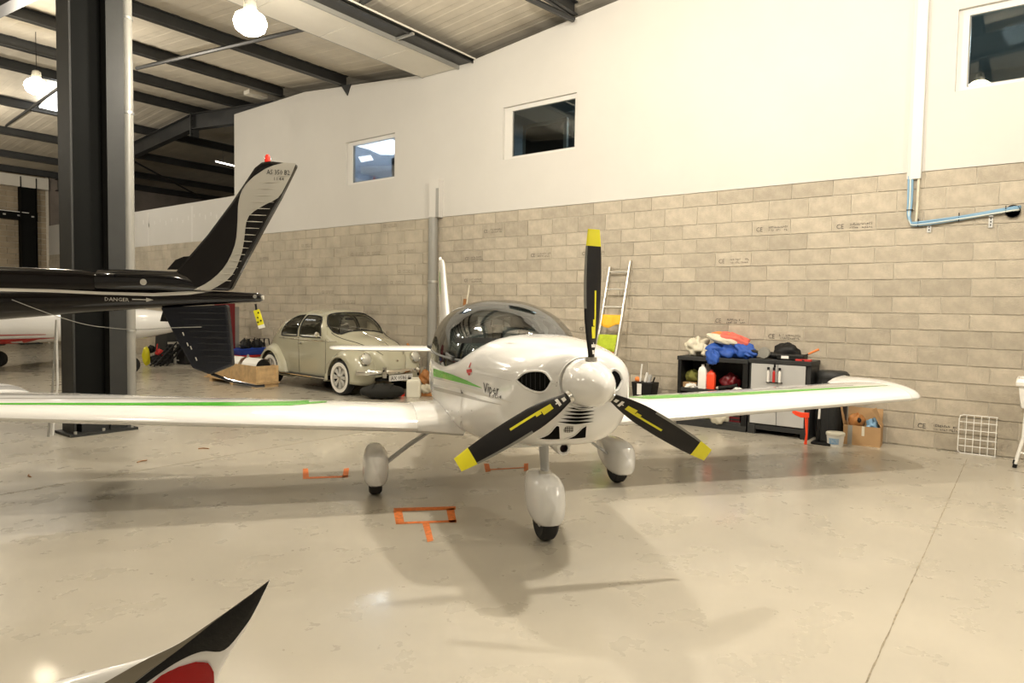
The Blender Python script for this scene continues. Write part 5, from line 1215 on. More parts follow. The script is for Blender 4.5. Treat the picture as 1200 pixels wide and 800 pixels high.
# bright red bracket on a stand
t = thing('red_scraper', 'fluorescent red T-shaped plastic paddle propped before the cabinet', 'paddle', (8.50, 2.03, 0))
MB().tube([(0, 0, 0.0), (0, -0.01, 0.12), (0, 0.0, 0.34)], [0.018, 0.012, 0.022], 8, flat=0.5).build('handle', M['redorange'], t, smooth=True)
MB().rings([[(0.02, y, z-h), (-0.02, y, z-h), (-0.02, y, z+h), (0.02, y, z+h)] for y, z, h in ((-0.03, 0.355, 0.03), (0.06, 0.35, 0.03), (0.12, 0.365, 0.025), (0.16, 0.385, 0.02))]).build('blade', M['redorange'], t, bevel=0.004)
t = thing('dust_pan', 'upright white-handled dustpan on a black base beside the bin', 'dustpan', (8.66, 1.93, 0))
MB().box((-0.09, -0.16, 0), (0.10, 0.06, 0.03)).build('pan', M['black'], t, bevel=0.008); MB().tube([(0.02, 0.0, 0.03), (0.02, 0.0, 0.30)], 0.024, 10).build('black_grip', M['black'], t, smooth=True); MB().tube([(0.02, 0, 0.30), (0.02, -0.01, 0.62)], 0.013, 8).build('white_pole', M['whitepl'], t, smooth=True)
# white bucket
t = thing('white_tub', 'small white lidded tub with a blue label on the floor before the bin', 'tub', (8.66, 1.735, 0))
MB().lathe([(0.085, 0), (0.098, 0.135)], 26).build('tub_body', M['whitepl'], t, smooth=True); MB().lathe([(0.104, 0.13), (0.106, 0.14), (0.104, 0.16), (0.096, 0.166), (0.001, 0.163)], 26).build('lid', M['offwhite'], t, smooth=True)
lb = MB(); v = []; f = []
for k in range(9):
    a_ = PI+0.62-1.2*k/8
    for z in (0.03, 0.10): r_ = 0.0868+0.0963*z*1.0+0.0012; v.append((math.cos(a_)*r_, math.sin(a_)*r_, z))
    if k: f.append((2*k-2, 2*k-1, 2*k+1, 2*k))
lb.add(v, f).build('blue_label', mat('printed_blue_label', (0.08, 0.28, 0.55), 0.4, col2=(0.5, 0.6, 0.68), var=0.1, scale=30), t)
# cardboard box with open flaps
t = thing('cardboard_box', 'open cardboard box with raised flaps filled with odds and ends', 'box', (9.0, 1.50, 0), 0.06)
for a_, b_ in (((-0.125, -0.2, 0), (-0.119, 0.2, 0.235)), ((0.145, -0.2, 0), (0.151, 0.2, 0.235)), ((-0.119, -0.2, 0), (0.145, -0.194, 0.235)), ((-0.119, 0.194, 0), (0.145, 0.2, 0.235)), ((-0.119, -0.194, 0), (0.145, 0.194, 0.006))): MB().box(a_, b_).build('side', M['cardboard'], t)
MB().prism([(-0.12, 0.197, 0.235), (0.15, 0.197, 0.235), (0.15, 0.215, 0.44), (-0.12, 0.235, 0.45)], (0, 0.005, 0)).build('flap', M['cardboard'], t)
MB().prism([(-0.12, -0.2, 0.235), (0.15, -0.2, 0.235), (0.15, -0.11, 0.44), (-0.12, -0.27, 0.10)][:2]+[(0.15, -0.115, 0.44), (-0.10, -0.09, 0.44)], (0, -0.005, 0)).build('flap', M['cardboard'], t)
MB().prism([(0.15, -0.19, 0.235), (0.15, 0.19, 0.235), (0.21, 0.19, 0.42), (0.21, -0.19, 0.42)], (0.005, 0, 0)).build('flap', M['cardboard'], t)
MB().box((-0.1265, 0.10, 0.0), (-0.1252, 0.15, 0.236)).build('tape', M['greypipe'], t); MB().box((-0.1265, -0.03, 0.12), (-0.1252, 0.0, 0.236)).build('tape', M['cream'], t)
t = thing('furry_item', 'brown furry item with a dark hole in the open cardboard box', 'fur item', (8.98, 1.57, 0.15)); lump('furry_body', M['tan'], t, (0, 0, 0.12), (0.09, 0.10, 0.10), 51, 18, 0.12); lump('hollow', M['black'], t, (-0.075, -0.04, 0.15), (0.025, 0.025, 0.03), 52, 10, 0.1)
o = single('teal_cloth', 'crumpled pale teal cloth at the right of the open cardboard box', 'cloth', 'bluecable', (9.0, 1.40, 0.15), (0.08, 0.075, 0.085), 53, 0.1, 0.3)
# white wire rack leaning on the wall
t = thing('wire_rack', 'white coated wire grid panel leaning on the blocks at the right', 'rack', (9.19, 0.375, 0))
def lean(y, z): return (0.06*z/0.45, y, z)
W2, H2 = 0.175, 0.44
for y in (-W2, -0.105, -0.035, 0.035, 0.105): MB().tube([lean(y, 0.01), lean(y, H2 if y > -W2 else H2)], 0.0045, 6).build('wire', M['whitepl'], t)
for z in (0.09, 0.17, 0.27, 0.36): MB().tube([lean(-W2-0.01, z), lean(W2, z)], 0.0045, 6).build('wire', M['whitepl'], t)
MB().tube([lean(-W2-0.01, 0.006), lean(W2-0.03, 0.006), lean(W2-0.005, 0.02), lean(W2, 0.05), lean(W2, H2-0.05), lean(W2-0.01, H2-0.01), lean(W2-0.04, H2), lean(-W2-0.01, H2)], 0.006, 8).build('outer_frame', M['whitepl'], t, smooth=True)
# white basin on splayed legs at the right edge
t = thing('white_basin', 'white plastic basin on splayed white legs cut by the right edge', 'basin', (8.83, -0.20, 0))
MB().rings([[(sx*k, sy*k, z) for sx, sy in ((-0.19, -0.22), (0.19, -0.22), (0.22, 0.0), (0.19, 0.22), (-0.19, 0.22), (-0.22, 0))] for k, z in ((0.86, 0.63), (0.93, 0.72), (1.0, 0.86), (1.10, 0.86), (1.12, 0.90), (1.06, 0.935), (0.98, 0.94), (0.90, 0.72))]).build('basin_bowl', M['whitepl'], t, bevel=0.01)
for sx in (-1, 1):
    for sy in (-1, 1):
        l_ = MB().tube([(sx*0.10, sy*0.15, 0.64), (sx*0.10, sy*0.16, 0.30), (sx*0.12, sy*0.215, 0.02)], 0.014, 8).build('leg', M['whitepl'], t, smooth=True)
        MB().tube([(sx*0.12, sy*0.213, 0.04), (sx*0.12, sy*0.22, 0.0)], 0.02, 8).build('rubber_foot', M['black'], l_, smooth=True)
MB().tube([(-0.11, -0.2, 0.16), (-0.11, 0.19, 0.16)], 0.01, 8).build('stretcher', M['whitepl'], t)
# bucket of tools beside the aircraft nose
t = thing('tool_bucket', 'black bucket holding brushes and white tubes seen behind the propeller', 'bucket', (9.05, 4.42, 0.0))
MB().box((-0.13, -0.2, 0), (0.15, 0.2, 0.28)).build('stool_box', M['darkgrey'], t, bevel=0.01)
MB().rings([[(a*k, b*k, z) for a, b in ((-0.12, -0.17), (0.12, -0.17), (0.12, 0.17), (-0.12, 0.17))] for k, z in ((0.85, 0.28), (1.0, 0.52))]).build('bucket_body', M['black'], t, bevel=0.01)
MB().box((-0.124, 0.0, 0.34), (-0.118, 0.07, 0.50)).build('white_label', M['whitepl'], t)
MB().tube([(0, 0.09, 0.45), (0.0, 0.06, 0.78)], 0.012, 8).build('white_rod', M['whitepl'], t); MB().tube([(0, 0.02, 0.45), (0.02, -0.02, 0.66)], 0.02, 8).build('white_tube', M['whitepl'], t); MB().tube([(0.0, -0.04, 0.45), (0, -0.08, 0.63)], 0.03, 8).build('white_tube', M['cabgrey'], t)
lump('wooden_block', M['orange'], t, (0, 0.13, 0.55), (0.03, 0.04, 0.04), 61, 10, 0.05); MB().tube([(0, -0.10, 0.45), (0.0, -0.15, 0.60)], 0.012, 6).build('black_rod', M['black'], t)
# ladder with cloths
t = thing('ladder', 'aluminium ladder leaning against the block wall behind the propeller', 'ladder', (8.62, 4.98, 0))
def lad(y, z): return (0.62*z/2.28, y, z)
for y, z1 in ((0.17, 2.24), (-0.17, 2.33)):
    MB().rings([[Vector(lad(y, z))+Vector((dx, dy, 0)) for dx, dy in ((-0.03, -0.012), (0.03, -0.012), (0.03, 0.012), (-0.03, 0.012))] for z in (0.0, z1)]).build('rail', M['alu'], t)
for k in range(8): MB().tube([lad(-0.17, 0.27+0.27*k), lad(0.17, 0.27+0.27*k)], 0.014, 8).build('rung', M['alu'], t)
def cloth(name, label, m, y0, y1, z0, z1, off=-0.03, jag=0.0, seed=0):
    rnd = random.Random(seed); rs = []; n = 10
    for i in range(n+1):
        y = y0+(y1-y0)*i/n; col_ = []
        for z in np.linspace(z1, z0+jag*math.sin(i*0.6+seed), 5):
            p = lad(y, z); wv = 0.012*math.sin(i*1.3+z*9+seed)
            col_.append((8.62+p[0]+off+wv, 4.98+y, z))
        rs.append(col_)
    b = MB().rings(rs, cap=False, closed=False).build(name, M[m], None, smooth=2); md = b.modifiers.new('s', 'SOLIDIFY'); md.thickness = 0.006
    tag(b, label, 'cloth'); return b
cloth('yellow_cloth', 'yellow-orange cloth hung over the upper rung of the ladder', 'yellowcl', -0.17, 0.17, 1.33, 1.50, jag=0.03, seed=1)
cloth('lime_cloth', 'lime green cloth hung over the middle rung of the ladder', 'lime', -0.15, 0.17, 0.95, 1.20, seed=2)
cloth('mint_cloth', 'mint green cloth hung on the ladder below the lime one', 'mint', 0.0, 0.17, 0.78, 0.92, jag=0.04, seed=3)
cloth('orange_cloth', 'small orange cloth hung beneath the lime cloth on the ladder', 'orange', -0.13, -0.06, 0.86, 0.95, seed=4)
# conduit, cable bundle, brackets and hole on the wall
t = thing('cable_conduit', 'white vertical cable conduit on the upper wall right of centre', 'conduit', (WX-0.05, 1.115, 3.18))
MB().box((0, -0.075, 0), (0.05, 0.075, 3.4)).build('conduit_body', M['plaster'], t, bevel=0.004); MB().box((-0.006, -0.068, 0), (0.0, 0.04, 3.4)).build('conduit_cover', M['trimwhite'], t, bevel=0.002)
t = thing('cable_bundle', 'blue and pale cable bundle dropping from the conduit and running right along the blocks', 'cable', (WX-0.03, 1.10, 3.2))
for k in range(7):
    dy, dz = (k % 3-1)*0.02, (k//3)*0.018; x_ = -0.012*(k % 2)
    p0 = [(x_, 0.05+dy, 0.02), (x_, 0.045+dy, -0.28), (x_, 0.05+dy*0.6, -0.44+dz), (x_-0.01, 0.03, -0.53+dz), (x_-0.01, -0.04, -0.56+dz+dy*0.5), (x_-0.01, -0.5, -0.515+dz+dy*0.4), (x_-0.01, -0.90, -0.465+dz), (x_, -0.99, -0.455+dz), (x_+0.06, -1.01, -0.44+dz)]
    pts = [Vector(p) for p in p0]; sm2 = []
    for i in range(len(pts)-1):
        for u_ in range(4):
            a_, b_, c_, d_ = pts[max(i-1, 0)], pts[i], pts[i+1], pts[min(i+2, len(pts)-1)]; w_ = u_/4
            sm2.append(0.5*(2*b_+(c_-a_)*w_+(2*a_-5*b_+4*c_-d_)*w_*w_+(3*b_-a_-3*c_+d_)*w_**3))
    sm2.append(pts[-1]); MB().tube(sm2, 0.010, 6).build('cable', M['bluecable'] if k % 3 != 1 else M['lightcable'], t, smooth=True)
MB().tube([(0.0, -0.035, 0.02), (0.0, -0.03, -0.52)], 0.014, 8).build('conduit_tube', M['cream'], t, smooth=True)
for z, y, a_ in ((-0.38, 0.045, 0), (-0.55, -0.05, 1), (-0.51, -0.45, 1), (-0.465, -0.88, 1)):
    MB().box((-0.03, y-(0.035 if not a_ else 0.004), z-(0.004 if not a_ else 0.035)), (0.015, y+(0.035 if not a_ else 0.004), z+(0.004 if not a_ else 0.06))).build('cable_tie', M['black'], t)
for k, (x, y) in enumerate(((1089, 268), (1161, 262))):
    p = on_x(x, y, WX); t = thing('cable_bracket', ['galvanised perforated cable bracket below the corner of the blue bundle', 'galvanised perforated cable bracket below the blue bundle near the wall hole'][k], 'bracket', (WX-0.02, p.y, p.z-0.045), 0, 'cable brackets')
    b = MB().box((0.004, -0.02, 0), (0.018, 0.02, 0.13)).box((-0.03, -0.02, 0.12), (0.018, 0.02, 0.13)).build('bracket_strip', M['galv'], t)
    for z in (0.02, 0.055, 0.09): MB().box((0.002, -0.006, z), (0.004, 0.006, z+0.018)).build('slot', M['black'], t)
p = on_x(1187, 248, WX); t = thing('wall_sleeve', 'round black cable sleeve through the block wall at the right', 'sleeve', (WX-0.012, p.y, p.z))
MB().lathe([(0.062, -0.03), (0.07, -0.03), (0.07, 0.02), (0.062, 0.02)], 24, axis='x', cap=False).build('sleeve_ring', M['blackgloss'], t, smooth=True); MB().lathe([(0.001, -0.001), (0.062, -0.001)], 24, axis='x').build('bore', M['blackmatte'], t)

# ================================================================== ON THE FLOOR LEFT OF THE AIRCRAFT
t = thing('wooden_crate', 'long plywood crate on a pallet below the helicopter ventral fin', 'crate', (6.99, 11.30, 0), -0.03)
for yy in (0.05, 0.85, 1.65): MB().box((-0.02, yy, 0), (0.48, yy+0.10, 0.07)).build('pallet_block', M['wood'], t)
MB().box((-0.03, 0, 0.07), (0.48, 1.95, 0.095)).build('pallet_deck', M['wood'], t)
for a_, b_ in (((0, 0, 0.095), (0.02, 0.95, 0.41)), ((0, 0.96, 0.095), (0.02, 1.9, 0.41)), ((0.42, 0, 0.095), (0.44, 1.9, 0.41)), ((0.02, 0, 0.095), (0.42, 0.02, 0.41)), ((0.02, 1.88, 0.095), (0.42, 1.9, 0.41))): MB().box(a_, b_).build('panel', M['wood'], t)
for a_, b_ in (((-0.015, -0.0, 0.095), (0, 0.06, 0.415)), ((-0.015, 0.92, 0.095), (0, 0.98, 0.415)), ((0.0, -0.015, 0.095), (0.06, 0, 0.415)), ((0.38, -0.015, 0.095), (0.44, 0, 0.415)), ((0.06, -0.015, 0.36), (0.38, 0, 0.415)), ((0.06, -0.015, 0.095), (0.38, 0, 0.15))): MB().box(a_, b_).build('batten', M['wood'], t)
t = thing('white_tubes', 'pair of curved white sheets with a dark end sticking out of the crate', 'sheet', (7.21, 11.42, 0.12))
for y0 in (0.0, 0.62):
    rs = []
    for k in range(13): a_ = PI*k/12; rs.append([(0.17*math.cos(a_), y0+dy, 0.22+0.20*math.sin(a_)) for dy in (0.0, 0.50)])
    MB().rings(rs, cap=False, closed=False).build('curved_sheet', M['whitepl'], t, smooth=2)
MB().prism([(0.17*math.cos(PI*k/12), 0.02, 0.2+0.20*math.sin(PI*k/12)) for k in range(13)], (0, 0.01, 0)).build('dark_end', M['black'], t)
MB().prism([(-0.1, 0.54, 0.2), (0.12, 0.54, 0.2), (0.02, 0.54, 0.47)], (0, 0.05, 0)).build('grey_wedge', M['greypipe'], t)
# red bin with blue cover and motor gear
t = thing('red_cart', 'red bin on the floor behind the crate beneath a blue tray', 'bin', (8.45, 14.3, 0)); MB().box((0.0, 0, 0), (0.62, 0.5, 0.36)).build('bin_body', M['redpl'], t, bevel=0.02); MB().box((-0.02, -0.02, 0.34), (0.64, 0.52, 0.38)).build('rim', M['redpl'], t, bevel=0.01)
t = thing('blue_tray', 'blue plastic tray lying on the red bin behind the parked car', 'tray', (8.35, 14.2, 0.38)); MB().rings([[(x, y, z) for x, y in ((0.0+k, 0+k), (0.85-k, 0+k), (0.85-k, 0.6-k), (0+k, 0.6-k))] for k, z in ((0.10, 0.0), (0.02, 0.11), (0.0, 0.16), (0.03, 0.155), (0.1, 0.08))]).build('tray_body', M['bluetarp'], t, bevel=0.015)
MB().tube([(0.02, -0.005, 0.14), (0.83, -0.005, 0.17)], 0.015, 6).build('tray_rim', M['bluetarp'], t)
t = thing('dark_machine_parts', 'tangle of dark engine parts and hoses on the blue tray', 'machine part', (8.45, 14.3, 0.50))
lump('engine_block', M['darkgrey'], t, (0.2, 0.15, 0.12), (0.16, 0.14, 0.12), 71, 14, 0.2); lump('engine_block', M['darkgrey'], t, (0.5, 0.15, 0.12), (0.16, 0.14, 0.12), 72, 14, 0.2)
for k in range(5):
    rnd = random.Random(k); x0 = 0.05+0.13*k; MB().tube([(x0, 0, 0.05), (x0+0.02, -0.02, 0.26+0.03*rnd.random()), (x0+0.14, 0, 0.25), (x0+0.17, 0.0, 0.06)], 0.013, 6).build('hose', M['black'], t, smooth=True)
t = thing('red_locker', 'tall narrow dark red metal locker behind the helicopter ventral fin', 'locker', (8.30, 14.75, 0)); MB().box((0, 0, 0.02), (0.27, 0.45, 1.75)).build('locker_body', M['darkred'], t, bevel=0.008); MB().box((0.02, -0.012, 0.05), (0.25, 0, 1.72)).build('door', M['darkred'], t, bevel=0.004)
MB().box((0.27, 0.05, 0.0), (0.40, 0.3, 1.5)).build('side_post', M['greypipe'], t)
# bag, jerrycan, tan bundle
o = MB(); rs = []
for k in range(15):
    q = k/14; sh = math.sin(PI*min(max(q, 0.02), 0.98))**0.45; sag = 1+0.10*math.sin(k*2.1)
    rs.append([(-0.37+0.74*q, 0.19*sh*math.cos(a_), max(0.0, 0.125+0.135*sh*sag*math.sin(a_))) for a_ in [2*PI*j/18 for j in range(18)]])
t = thing('black_holdall', 'slumped black cloth holdall on the floor before the parked car', 'bag', (7.68, 8.62, 0), -0.93)
t.rotation_euler = (0, 0, -0.85); MB().rings(rs).build('bag_body', mat('black_cloth', (0.012, 0.012, 0.010), 0.8, bump=0.5, bscale=12), t, smooth=2)
for k in (-0.15, 0.0, 0.15): MB().tube([(k, -0.16, 0.20), (k+0.02, -0.05, 0.262), (k+0.03, 0.08, 0.25)], 0.008, 5).build('fold', M['black'], t, smooth=True)
t = thing('red_oddment', 'small bright red flask on the floor right of the black holdall', 'oddment', (8.14, 8.62, 0)); MB().lathe([(0.04, 0), (0.045, 0.01), (0.045, 0.08), (0.03, 0.09), (0.001, 0.09)], 12).build('oddment_body', M['redorange'], t, smooth=True); MB().lathe([(0.047, 0.02), (0.047, 0.03)], 12).build('ring', M['redpl'], t)  # unidentified small red thing, taken for a cap
t = thing('jerrycan', 'off-white plastic jerrycan standing right of the parked car bumper', 'jerrycan', (8.20, 8.40, 0), -0.9)
MB().rings([[(a*k, b*k, z) for a, b in ((-0.12, -0.07), (-0.10, -0.085), (0.10, -0.085), (0.12, -0.07), (0.12, 0.07), (0.10, 0.085), (-0.10, 0.085), (-0.12, 0.07))] for k, z in ((0.95, 0), (1, 0.02), (1, 0.26), (0.9, 0.30), (0.55, 0.315))]).build('can_body', M['offwhite'], t, bevel=0.006)
MB().tube([(-0.02, 0, 0.30), (-0.02, 0, 0.335), (0.08, 0, 0.335), (0.09, 0, 0.30)], 0.014, 8).build('handle', M['offwhite'], t, smooth=True); MB().lathe([(0.028, 0.31), (0.028, 0.34)], 12, o=(-0.075, 0, 0)).build('cap', M['black'], t)
t = thing('tan_bundle', 'tan wooden and leather bundle standing beside the jerrycan', 'bundle', (8.47, 8.34, 0), -0.9)
lump('strap_bundle', M['tan'], t, (-0.02, 0, 0.33), (0.13, 0.09, 0.13), 81, 14, 0.35); lump('strap_bundle', M['tan'], t, (0.12, 0.02, 0.28), (0.07, 0.06, 0.20), 82, 14, 0.3)
MB().box((-0.13, -0.07, 0.0), (0.16, 0.07, 0.06)).build('base_board', M['tan'], t, bevel=0.01); lump('gloves', M['cream'], t, (-0.02, -0.06, 0.13), (0.12, 0.06, 0.08), 83, 14, 0.3)
MB().tube([(-0.1, 0, 0.05), (-0.03, 0, 0.42)], 0.014, 6).build('wooden_leg', M['tan'], t); MB().tube([(0.17, 0, 0.05), (0.19, 0, 0.45)], 0.016, 6).build('wooden_leg', M['wood'], t)
t = thing('white_broom', 'thin white pole with a black hook leaning beside the tan bundle', 'pole', (8.62, 8.30, 0)); MB().tube([(0, 0, 0.0), (0.08, -0.02, 0.62)], 0.012, 8).build('pole', M['whitepl'], t); MB().tube([(0.02, 0.0, 0.66), (0.08, -0.02, 0.63), (0.14, -0.06, 0.60)], 0.014, 6).build('hook', M['black'], t)
p = on_x(550, 334, WX-0.08); t = thing('leaning_pole', 'thin pale pole leaning on the wall behind the canopy', 'pole', (8.9, p.y+0.05, 0)); MB().tube([(0, 0, 0), (p.x-8.9, -0.05, p.z)], 0.014, 8).build('pole', M['cream'], t); MB().tube([(p.x-8.9-0.05, 0.03, p.z-0.45), (p.x-8.9-0.03, 0.02, p.z-0.25)], 0.03, 8).build('orange_wrap', M['tan'], t)
# --- background clutter beyond the column
t = thing('yellow_jacket', 'yellow and black jacket on a stand just right of the steel column base', 'jacket', (7.68, 17.3, 0)); lump('jacket_body', M['yellow'], t, (0, 0, 0.24), (0.09, 0.1, 0.24), 91, 14, 0.15, 0.0); lump('dark_helmet', M['black'], t, (0.12, 0, 0.40), (0.09, 0.1, 0.10), 92, 14, 0.1); lump('dark_bag', M['black'], t, (0.26, 0, 0.12), (0.16, 0.12, 0.13), 93, 14, 0.2)
t = thing('red_machine', 'small red machine on the floor between the yellow jacket and grey trestle', 'machine', (8.05, 17.5, 0)); lump('engine', M['redpl'], t, (0.05, 0, 0.28), (0.10, 0.1, 0.10), 94, 12, 0.2); MB().box((-0.08, -0.1, 0), (0.2, 0.1, 0.18)).build('base', M['darkgrey'], t, bevel=0.01); MB().tube([(-0.05, 0, 0.15), (0.0, 0, 0.52)], 0.015, 6).build('handle', M['redpl'], t)
t = thing('grey_trestle', 'grey metal trestle frame behind the stacked ramps', 'trestle', (8.33, 17.2, 0))
for x in (0, 0.22): MB().box((x, 0, 0), (x+0.05, 0.05, 0.55)).build('leg', M['silver'], t)
MB().box((-0.15, 0, 0.52), (0.6, 0.05, 0.57)).build('top_rail', M['silver'], t); MB().box((0, 0.01, 0.08), (0.27, 0.04, 0.11)).build('stretcher', M['silver'], t)
t = thing('dark_cabinet', 'dark grey cabinet with a rounded white top behind the ramps', 'cabinet', (8.28, 17.6, 0)); MB().rings([[(x, 0, z) for x, z in ((0.0, 0.0), (0.75, 0.0), (0.75, 1.12), (0.3, 1.05), (0.05, 0.75))], [(x, 0.6, z) for x, z in ((0.0, 0.0), (0.75, 0.0), (0.75, 1.12), (0.3, 1.05), (0.05, 0.75))]]).build('cabinet_body', M['darkgrey'], t); MB().box((0.5, -0.02, 0.1), (0.7, 0, 1.0)).build('door', M['black'], t)
for k in range(3):
    t = thing('loading_ramp', ['lowest black loading ramp of the leaning stack', 'middle black loading ramp of the leaning stack', 'topmost black loading ramp of the leaning stack'][k], 'ramp', (7.62+0.15*k, 16.75, 0), 0.0, 'leaning ramps')
    a_, b_ = Vector((0, 0, 0.02)), Vector((0.72, 0.35, 0.56))
    for dy in (0, 0.2): MB().tube([a_+Vector((0, dy, 0)), b_+Vector((0, dy, 0))], 0.02, 6).build('side_rail', M['black'], t)
    for q in range(7): c_ = a_.lerp(b_, 0.1+0.13*q); MB().tube([c_, c_+Vector((0, 0.2, 0))], 0.012, 5).build('rung', M['darkgrey'], t)
t = thing('black_box', 'dark box on the floor under the upper end of the ramps', 'box', (8.45, 16.9, 0)); MB().box((0, 0, 0), (0.40, 0.4, 0.42)).build('box_body', M['black'], t, bevel=0.01); MB().box((0, -0.01, 0.3), (0.4, 0, 0.34)).build('lid_edge', M['darkgrey'], t)
t = thing('carton', 'plain cardboard carton beside the dark box behind the ventral fin', 'box', (8.87, 16.6, 0)); MB().box((0, 0, 0), (0.35, 0.45, 0.55)).build('carton_body', M['cardboard'], t, bevel=0.005); MB().box((0.15, -0.003, 0.3), (0.2, 0, 0.55)).build('tape', M['cream'], t)
t = thing('yellow_carton', 'pale yellow carton resting on the dark box by the ramps', 'box', (8.62, 17.0, 0.42)); MB().box((0, 0, 0), (0.3, 0.3, 0.2)).build('carton_body', M['cream'], t, bevel=0.005); MB().box((0.1, -0.003, 0.1), (0.15, 0, 0.2)).build('tape', M['yellowcl'], t)

# --- far aircraft, white with red flash
FO = Vector((5.2, 17.4, 0)); far_t = thing('far_aircraft', 'white light aircraft with a red and black flash parked far behind the column', 'aircraft', FO, HA)
fx = lambda px: (px-60)*0.0235
FS = [(-4.2, 0.75, 1.05, 0.25), (-3.2, 0.50, 1.38, 0.55), (-2.2, 0.42, 1.60, 0.60), (-1.2, 0.47, 1.68, 0.60), (-0.2, 0.62, 1.62, 0.52), (0.8, 0.68, 1.52, 0.50), (1.8, 0.72, 1.46, 0.48), (2.6, 0.78, 1.42, 0.42), (3.2, 0.92, 1.36, 0.30), (3.45, 1.02, 1.22, 0.12)]
fb_ = MB().rings([[(x, w_*math.copysign(abs(math.cos(a_))**0.85, math.cos(a_)), (z0+z1)/2+(z1-z0)/2*math.copysign(abs(math.sin(a_))**0.85, math.sin(a_))) for a_ in [2*PI*j/28 for j in range(28)]] for x, z0, z1, w_ in FS]).build('fuselage', M['planewhite'], far_t, smooth=True)
MB().rings([[(x, -3.6, z) for x, z in ((-1.6, 0.72), (-1.3, 0.78), (-0.4, 0.74), (-1.3, 0.70))], [(x, 3.6, z) for x, z in ((-1.6, 0.72), (-1.3, 0.78), (-0.4, 0.74), (-1.3, 0.70))]]).build('wing', M['planewhite'], far_t, smooth=True)
MB().prism([(-4.25, -0.04, 0.95), (-3.4, -0.04, 1.0), (-3.7, -0.04, 2.0), (-4.2, -0.04, 2.0)], (0, 0.08, 0)).build('vertical_fin', M['planewhite'], far_t, bevel=0.02)
for x, y in ((-1.3, -0.9), (-1.3, 0.9), (2.3, 0)):
    w_ = MB().lathe([(0.05, -0.06), (0.17, -0.06), (0.19, 0), (0.17, 0.06), (0.05, 0.06)], 18, axis='y', o=(x, y, 0.19)).build('wheel', M['rubber'], far_t, smooth=True); MB().tube([(x, y, 0.2), (x, y*0.4, 0.75)], 0.03, 6).build('gear_leg', M['strut'], w_)
MB().rings([[(x, -0.5+0.02*k, z) for k, (x, z) in enumerate(((-1.3, 1.5), (-0.6, 1.95), (0.7, 1.98), (1.5, 1.5)))], [(x, 0.5, z) for x, z in ((-1.3, 1.5), (-0.6, 1.95), (0.7, 1.98), (1.5, 1.5))]]).build('canopy', M['canopyglass'], far_t)
bpy.context.view_layer.update()
SFF = Surf([fb_], Matrix.Translation(FO) @ Matrix.Rotation(HA, 4, 'Z'))
SFF.strip([(-50, 397), (0, 397.2), (40, 396), (66, 395.2)], [(-50, 404), (0, 402.5), (25, 402), (45, 397.2), (66, 395.6)], 30, 2, 0.01).build('red_flash', M['redpl'], fb_)
SFF.strip([(-50, 404.3), (0, 402.6), (25, 402.2)], [(-50, 406), (0, 404.2), (25, 402.6)], 16, 1, 0.012).build('black_line', M['black'], fb_)
SFF.strip([(-50, 392.3), (0, 392), (54, 391.2)], [(-50, 394), (0, 393.2), (54, 391.8)], 16, 1, 0.012).build('red_line', M['redpl'], fb_)

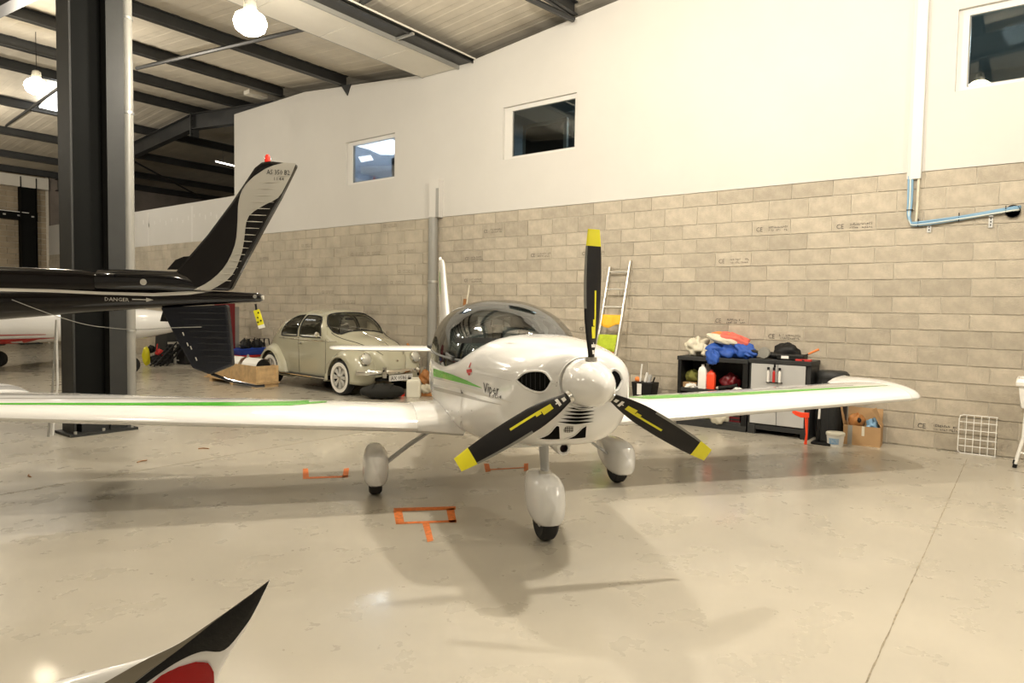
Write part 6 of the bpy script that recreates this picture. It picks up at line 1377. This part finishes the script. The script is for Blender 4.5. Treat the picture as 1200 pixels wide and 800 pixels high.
# ================================================================== POINTED TIP IN THE FOREGROUND
T0 = CP+ray(250, 760)*1.75; TN = (CW+0.15*CU).normalized()
def tp_(x, y): return on_plane(x, y, T0, TN)
U_ = bez([(316, 679), (302, 690), (285, 703), (250, 727), (212, 752), (168, 771.5), (110, 787), (60, 801), (0, 820)], 3)
L_2 = bez([(316.5, 679.5), (309, 696), (303, 708), (290, 733), (266, 771), (254, 798), (247, 825), (240, 860)], 3)
rs = []; n = 24
for a_, b_ in zip(U_, L_2):
    A_, B_ = tp_(*a_), tp_(*b_); c_ = (A_+B_)/2; h_ = (A_-B_)/2; bl = min(0.30*h_.length, 0.09)+0.001
    rs.append([c_+h_*math.cos(2*PI*j/n)-TN*bl*math.sin(2*PI*j/n) for j in range(n)])
base = tp_(160, 830)
t = thing('foreground_wing_tip', 'pointed white wing tip with a black edge and red lens at the bottom left corner', 'wing tip', base)
rs = [[p-base for p in r_] for r_ in rs]
tb_ = MB().rings(rs).build('tip_shell', M['planewhite'], t, smooth=True)
bpy.context.view_layer.update(); ST_ = Surf([tb_], Matrix.Translation(base))
ST_.strip(bez([(315, 680.5), (302, 691), (281, 706), (248, 731), (215, 757), (180, 783), (150, 806)], 5), bez([(315, 681.5), (300, 712), (288, 732), (263, 761), (236, 763), (205, 777), (163, 806)], 5), 60, 6, 0.0015).build('black_edge', mat('graphite_weave', (0.010, 0.010, 0.010), 0.35, spec=0.3, bump=0.3, bscale=90), tb_, smooth=2)
ST_.strip(bez([(316, 679.5), (301, 691), (283, 704.3), (249, 728.5), (210, 754), (165, 776), (112, 806)], 5), bez([(316, 680), (302, 691.5), (281, 706.5), (247, 732), (214, 758), (178, 784), (148, 807)], 5), 60, 2, 0.0012).build('brushed_edge', mat('champagne_edge', (0.30, 0.27, 0.21), 0.25, metal=0.5), tb_, smooth=2)
le = ST_.strip(bez([(170, 812), (190, 791), (210, 781), (230, 775), (244, 776), (250, 786), (250, 800), (247, 815)], 5), bez([(170, 813), (180, 812), (200, 812), (215, 812), (225, 812), (235, 812), (240, 813), (247, 816)], 5), 30, 6, 0.004).build('red_lens', M['reflens'], tb_, smooth=2)
hi = MB().tube([ST_.hit(x, y, 0.004) for x, y in ((250, 800), (250, 786), (244, 776), (230, 775), (210, 781), (190, 791), (176, 803))], 0.0014, 6).build('lens_seal', M['reflens'], le, smooth=True)
# small debris on the floor
for k, (x, y) in enumerate(((238, 526), (166, 541), (35, 558))):
    p = on_z(x, y); o = MB().tube([(-0.05, 0, 0.006), (0.0, 0.012, 0.008), (0.06, 0.0, 0.005)], 0.006, 5).build('floor_scrap', M['tan']); o.location = p; o.rotation_euler = (0, 0, k*1.1-0.8)
    tag(o, ['brown scrap on the floor nearest the aircraft wing underside', 'brown scrap on the floor right of the column base', 'brown scrap on the floor below the column at the left edge'][k], 'scrap')
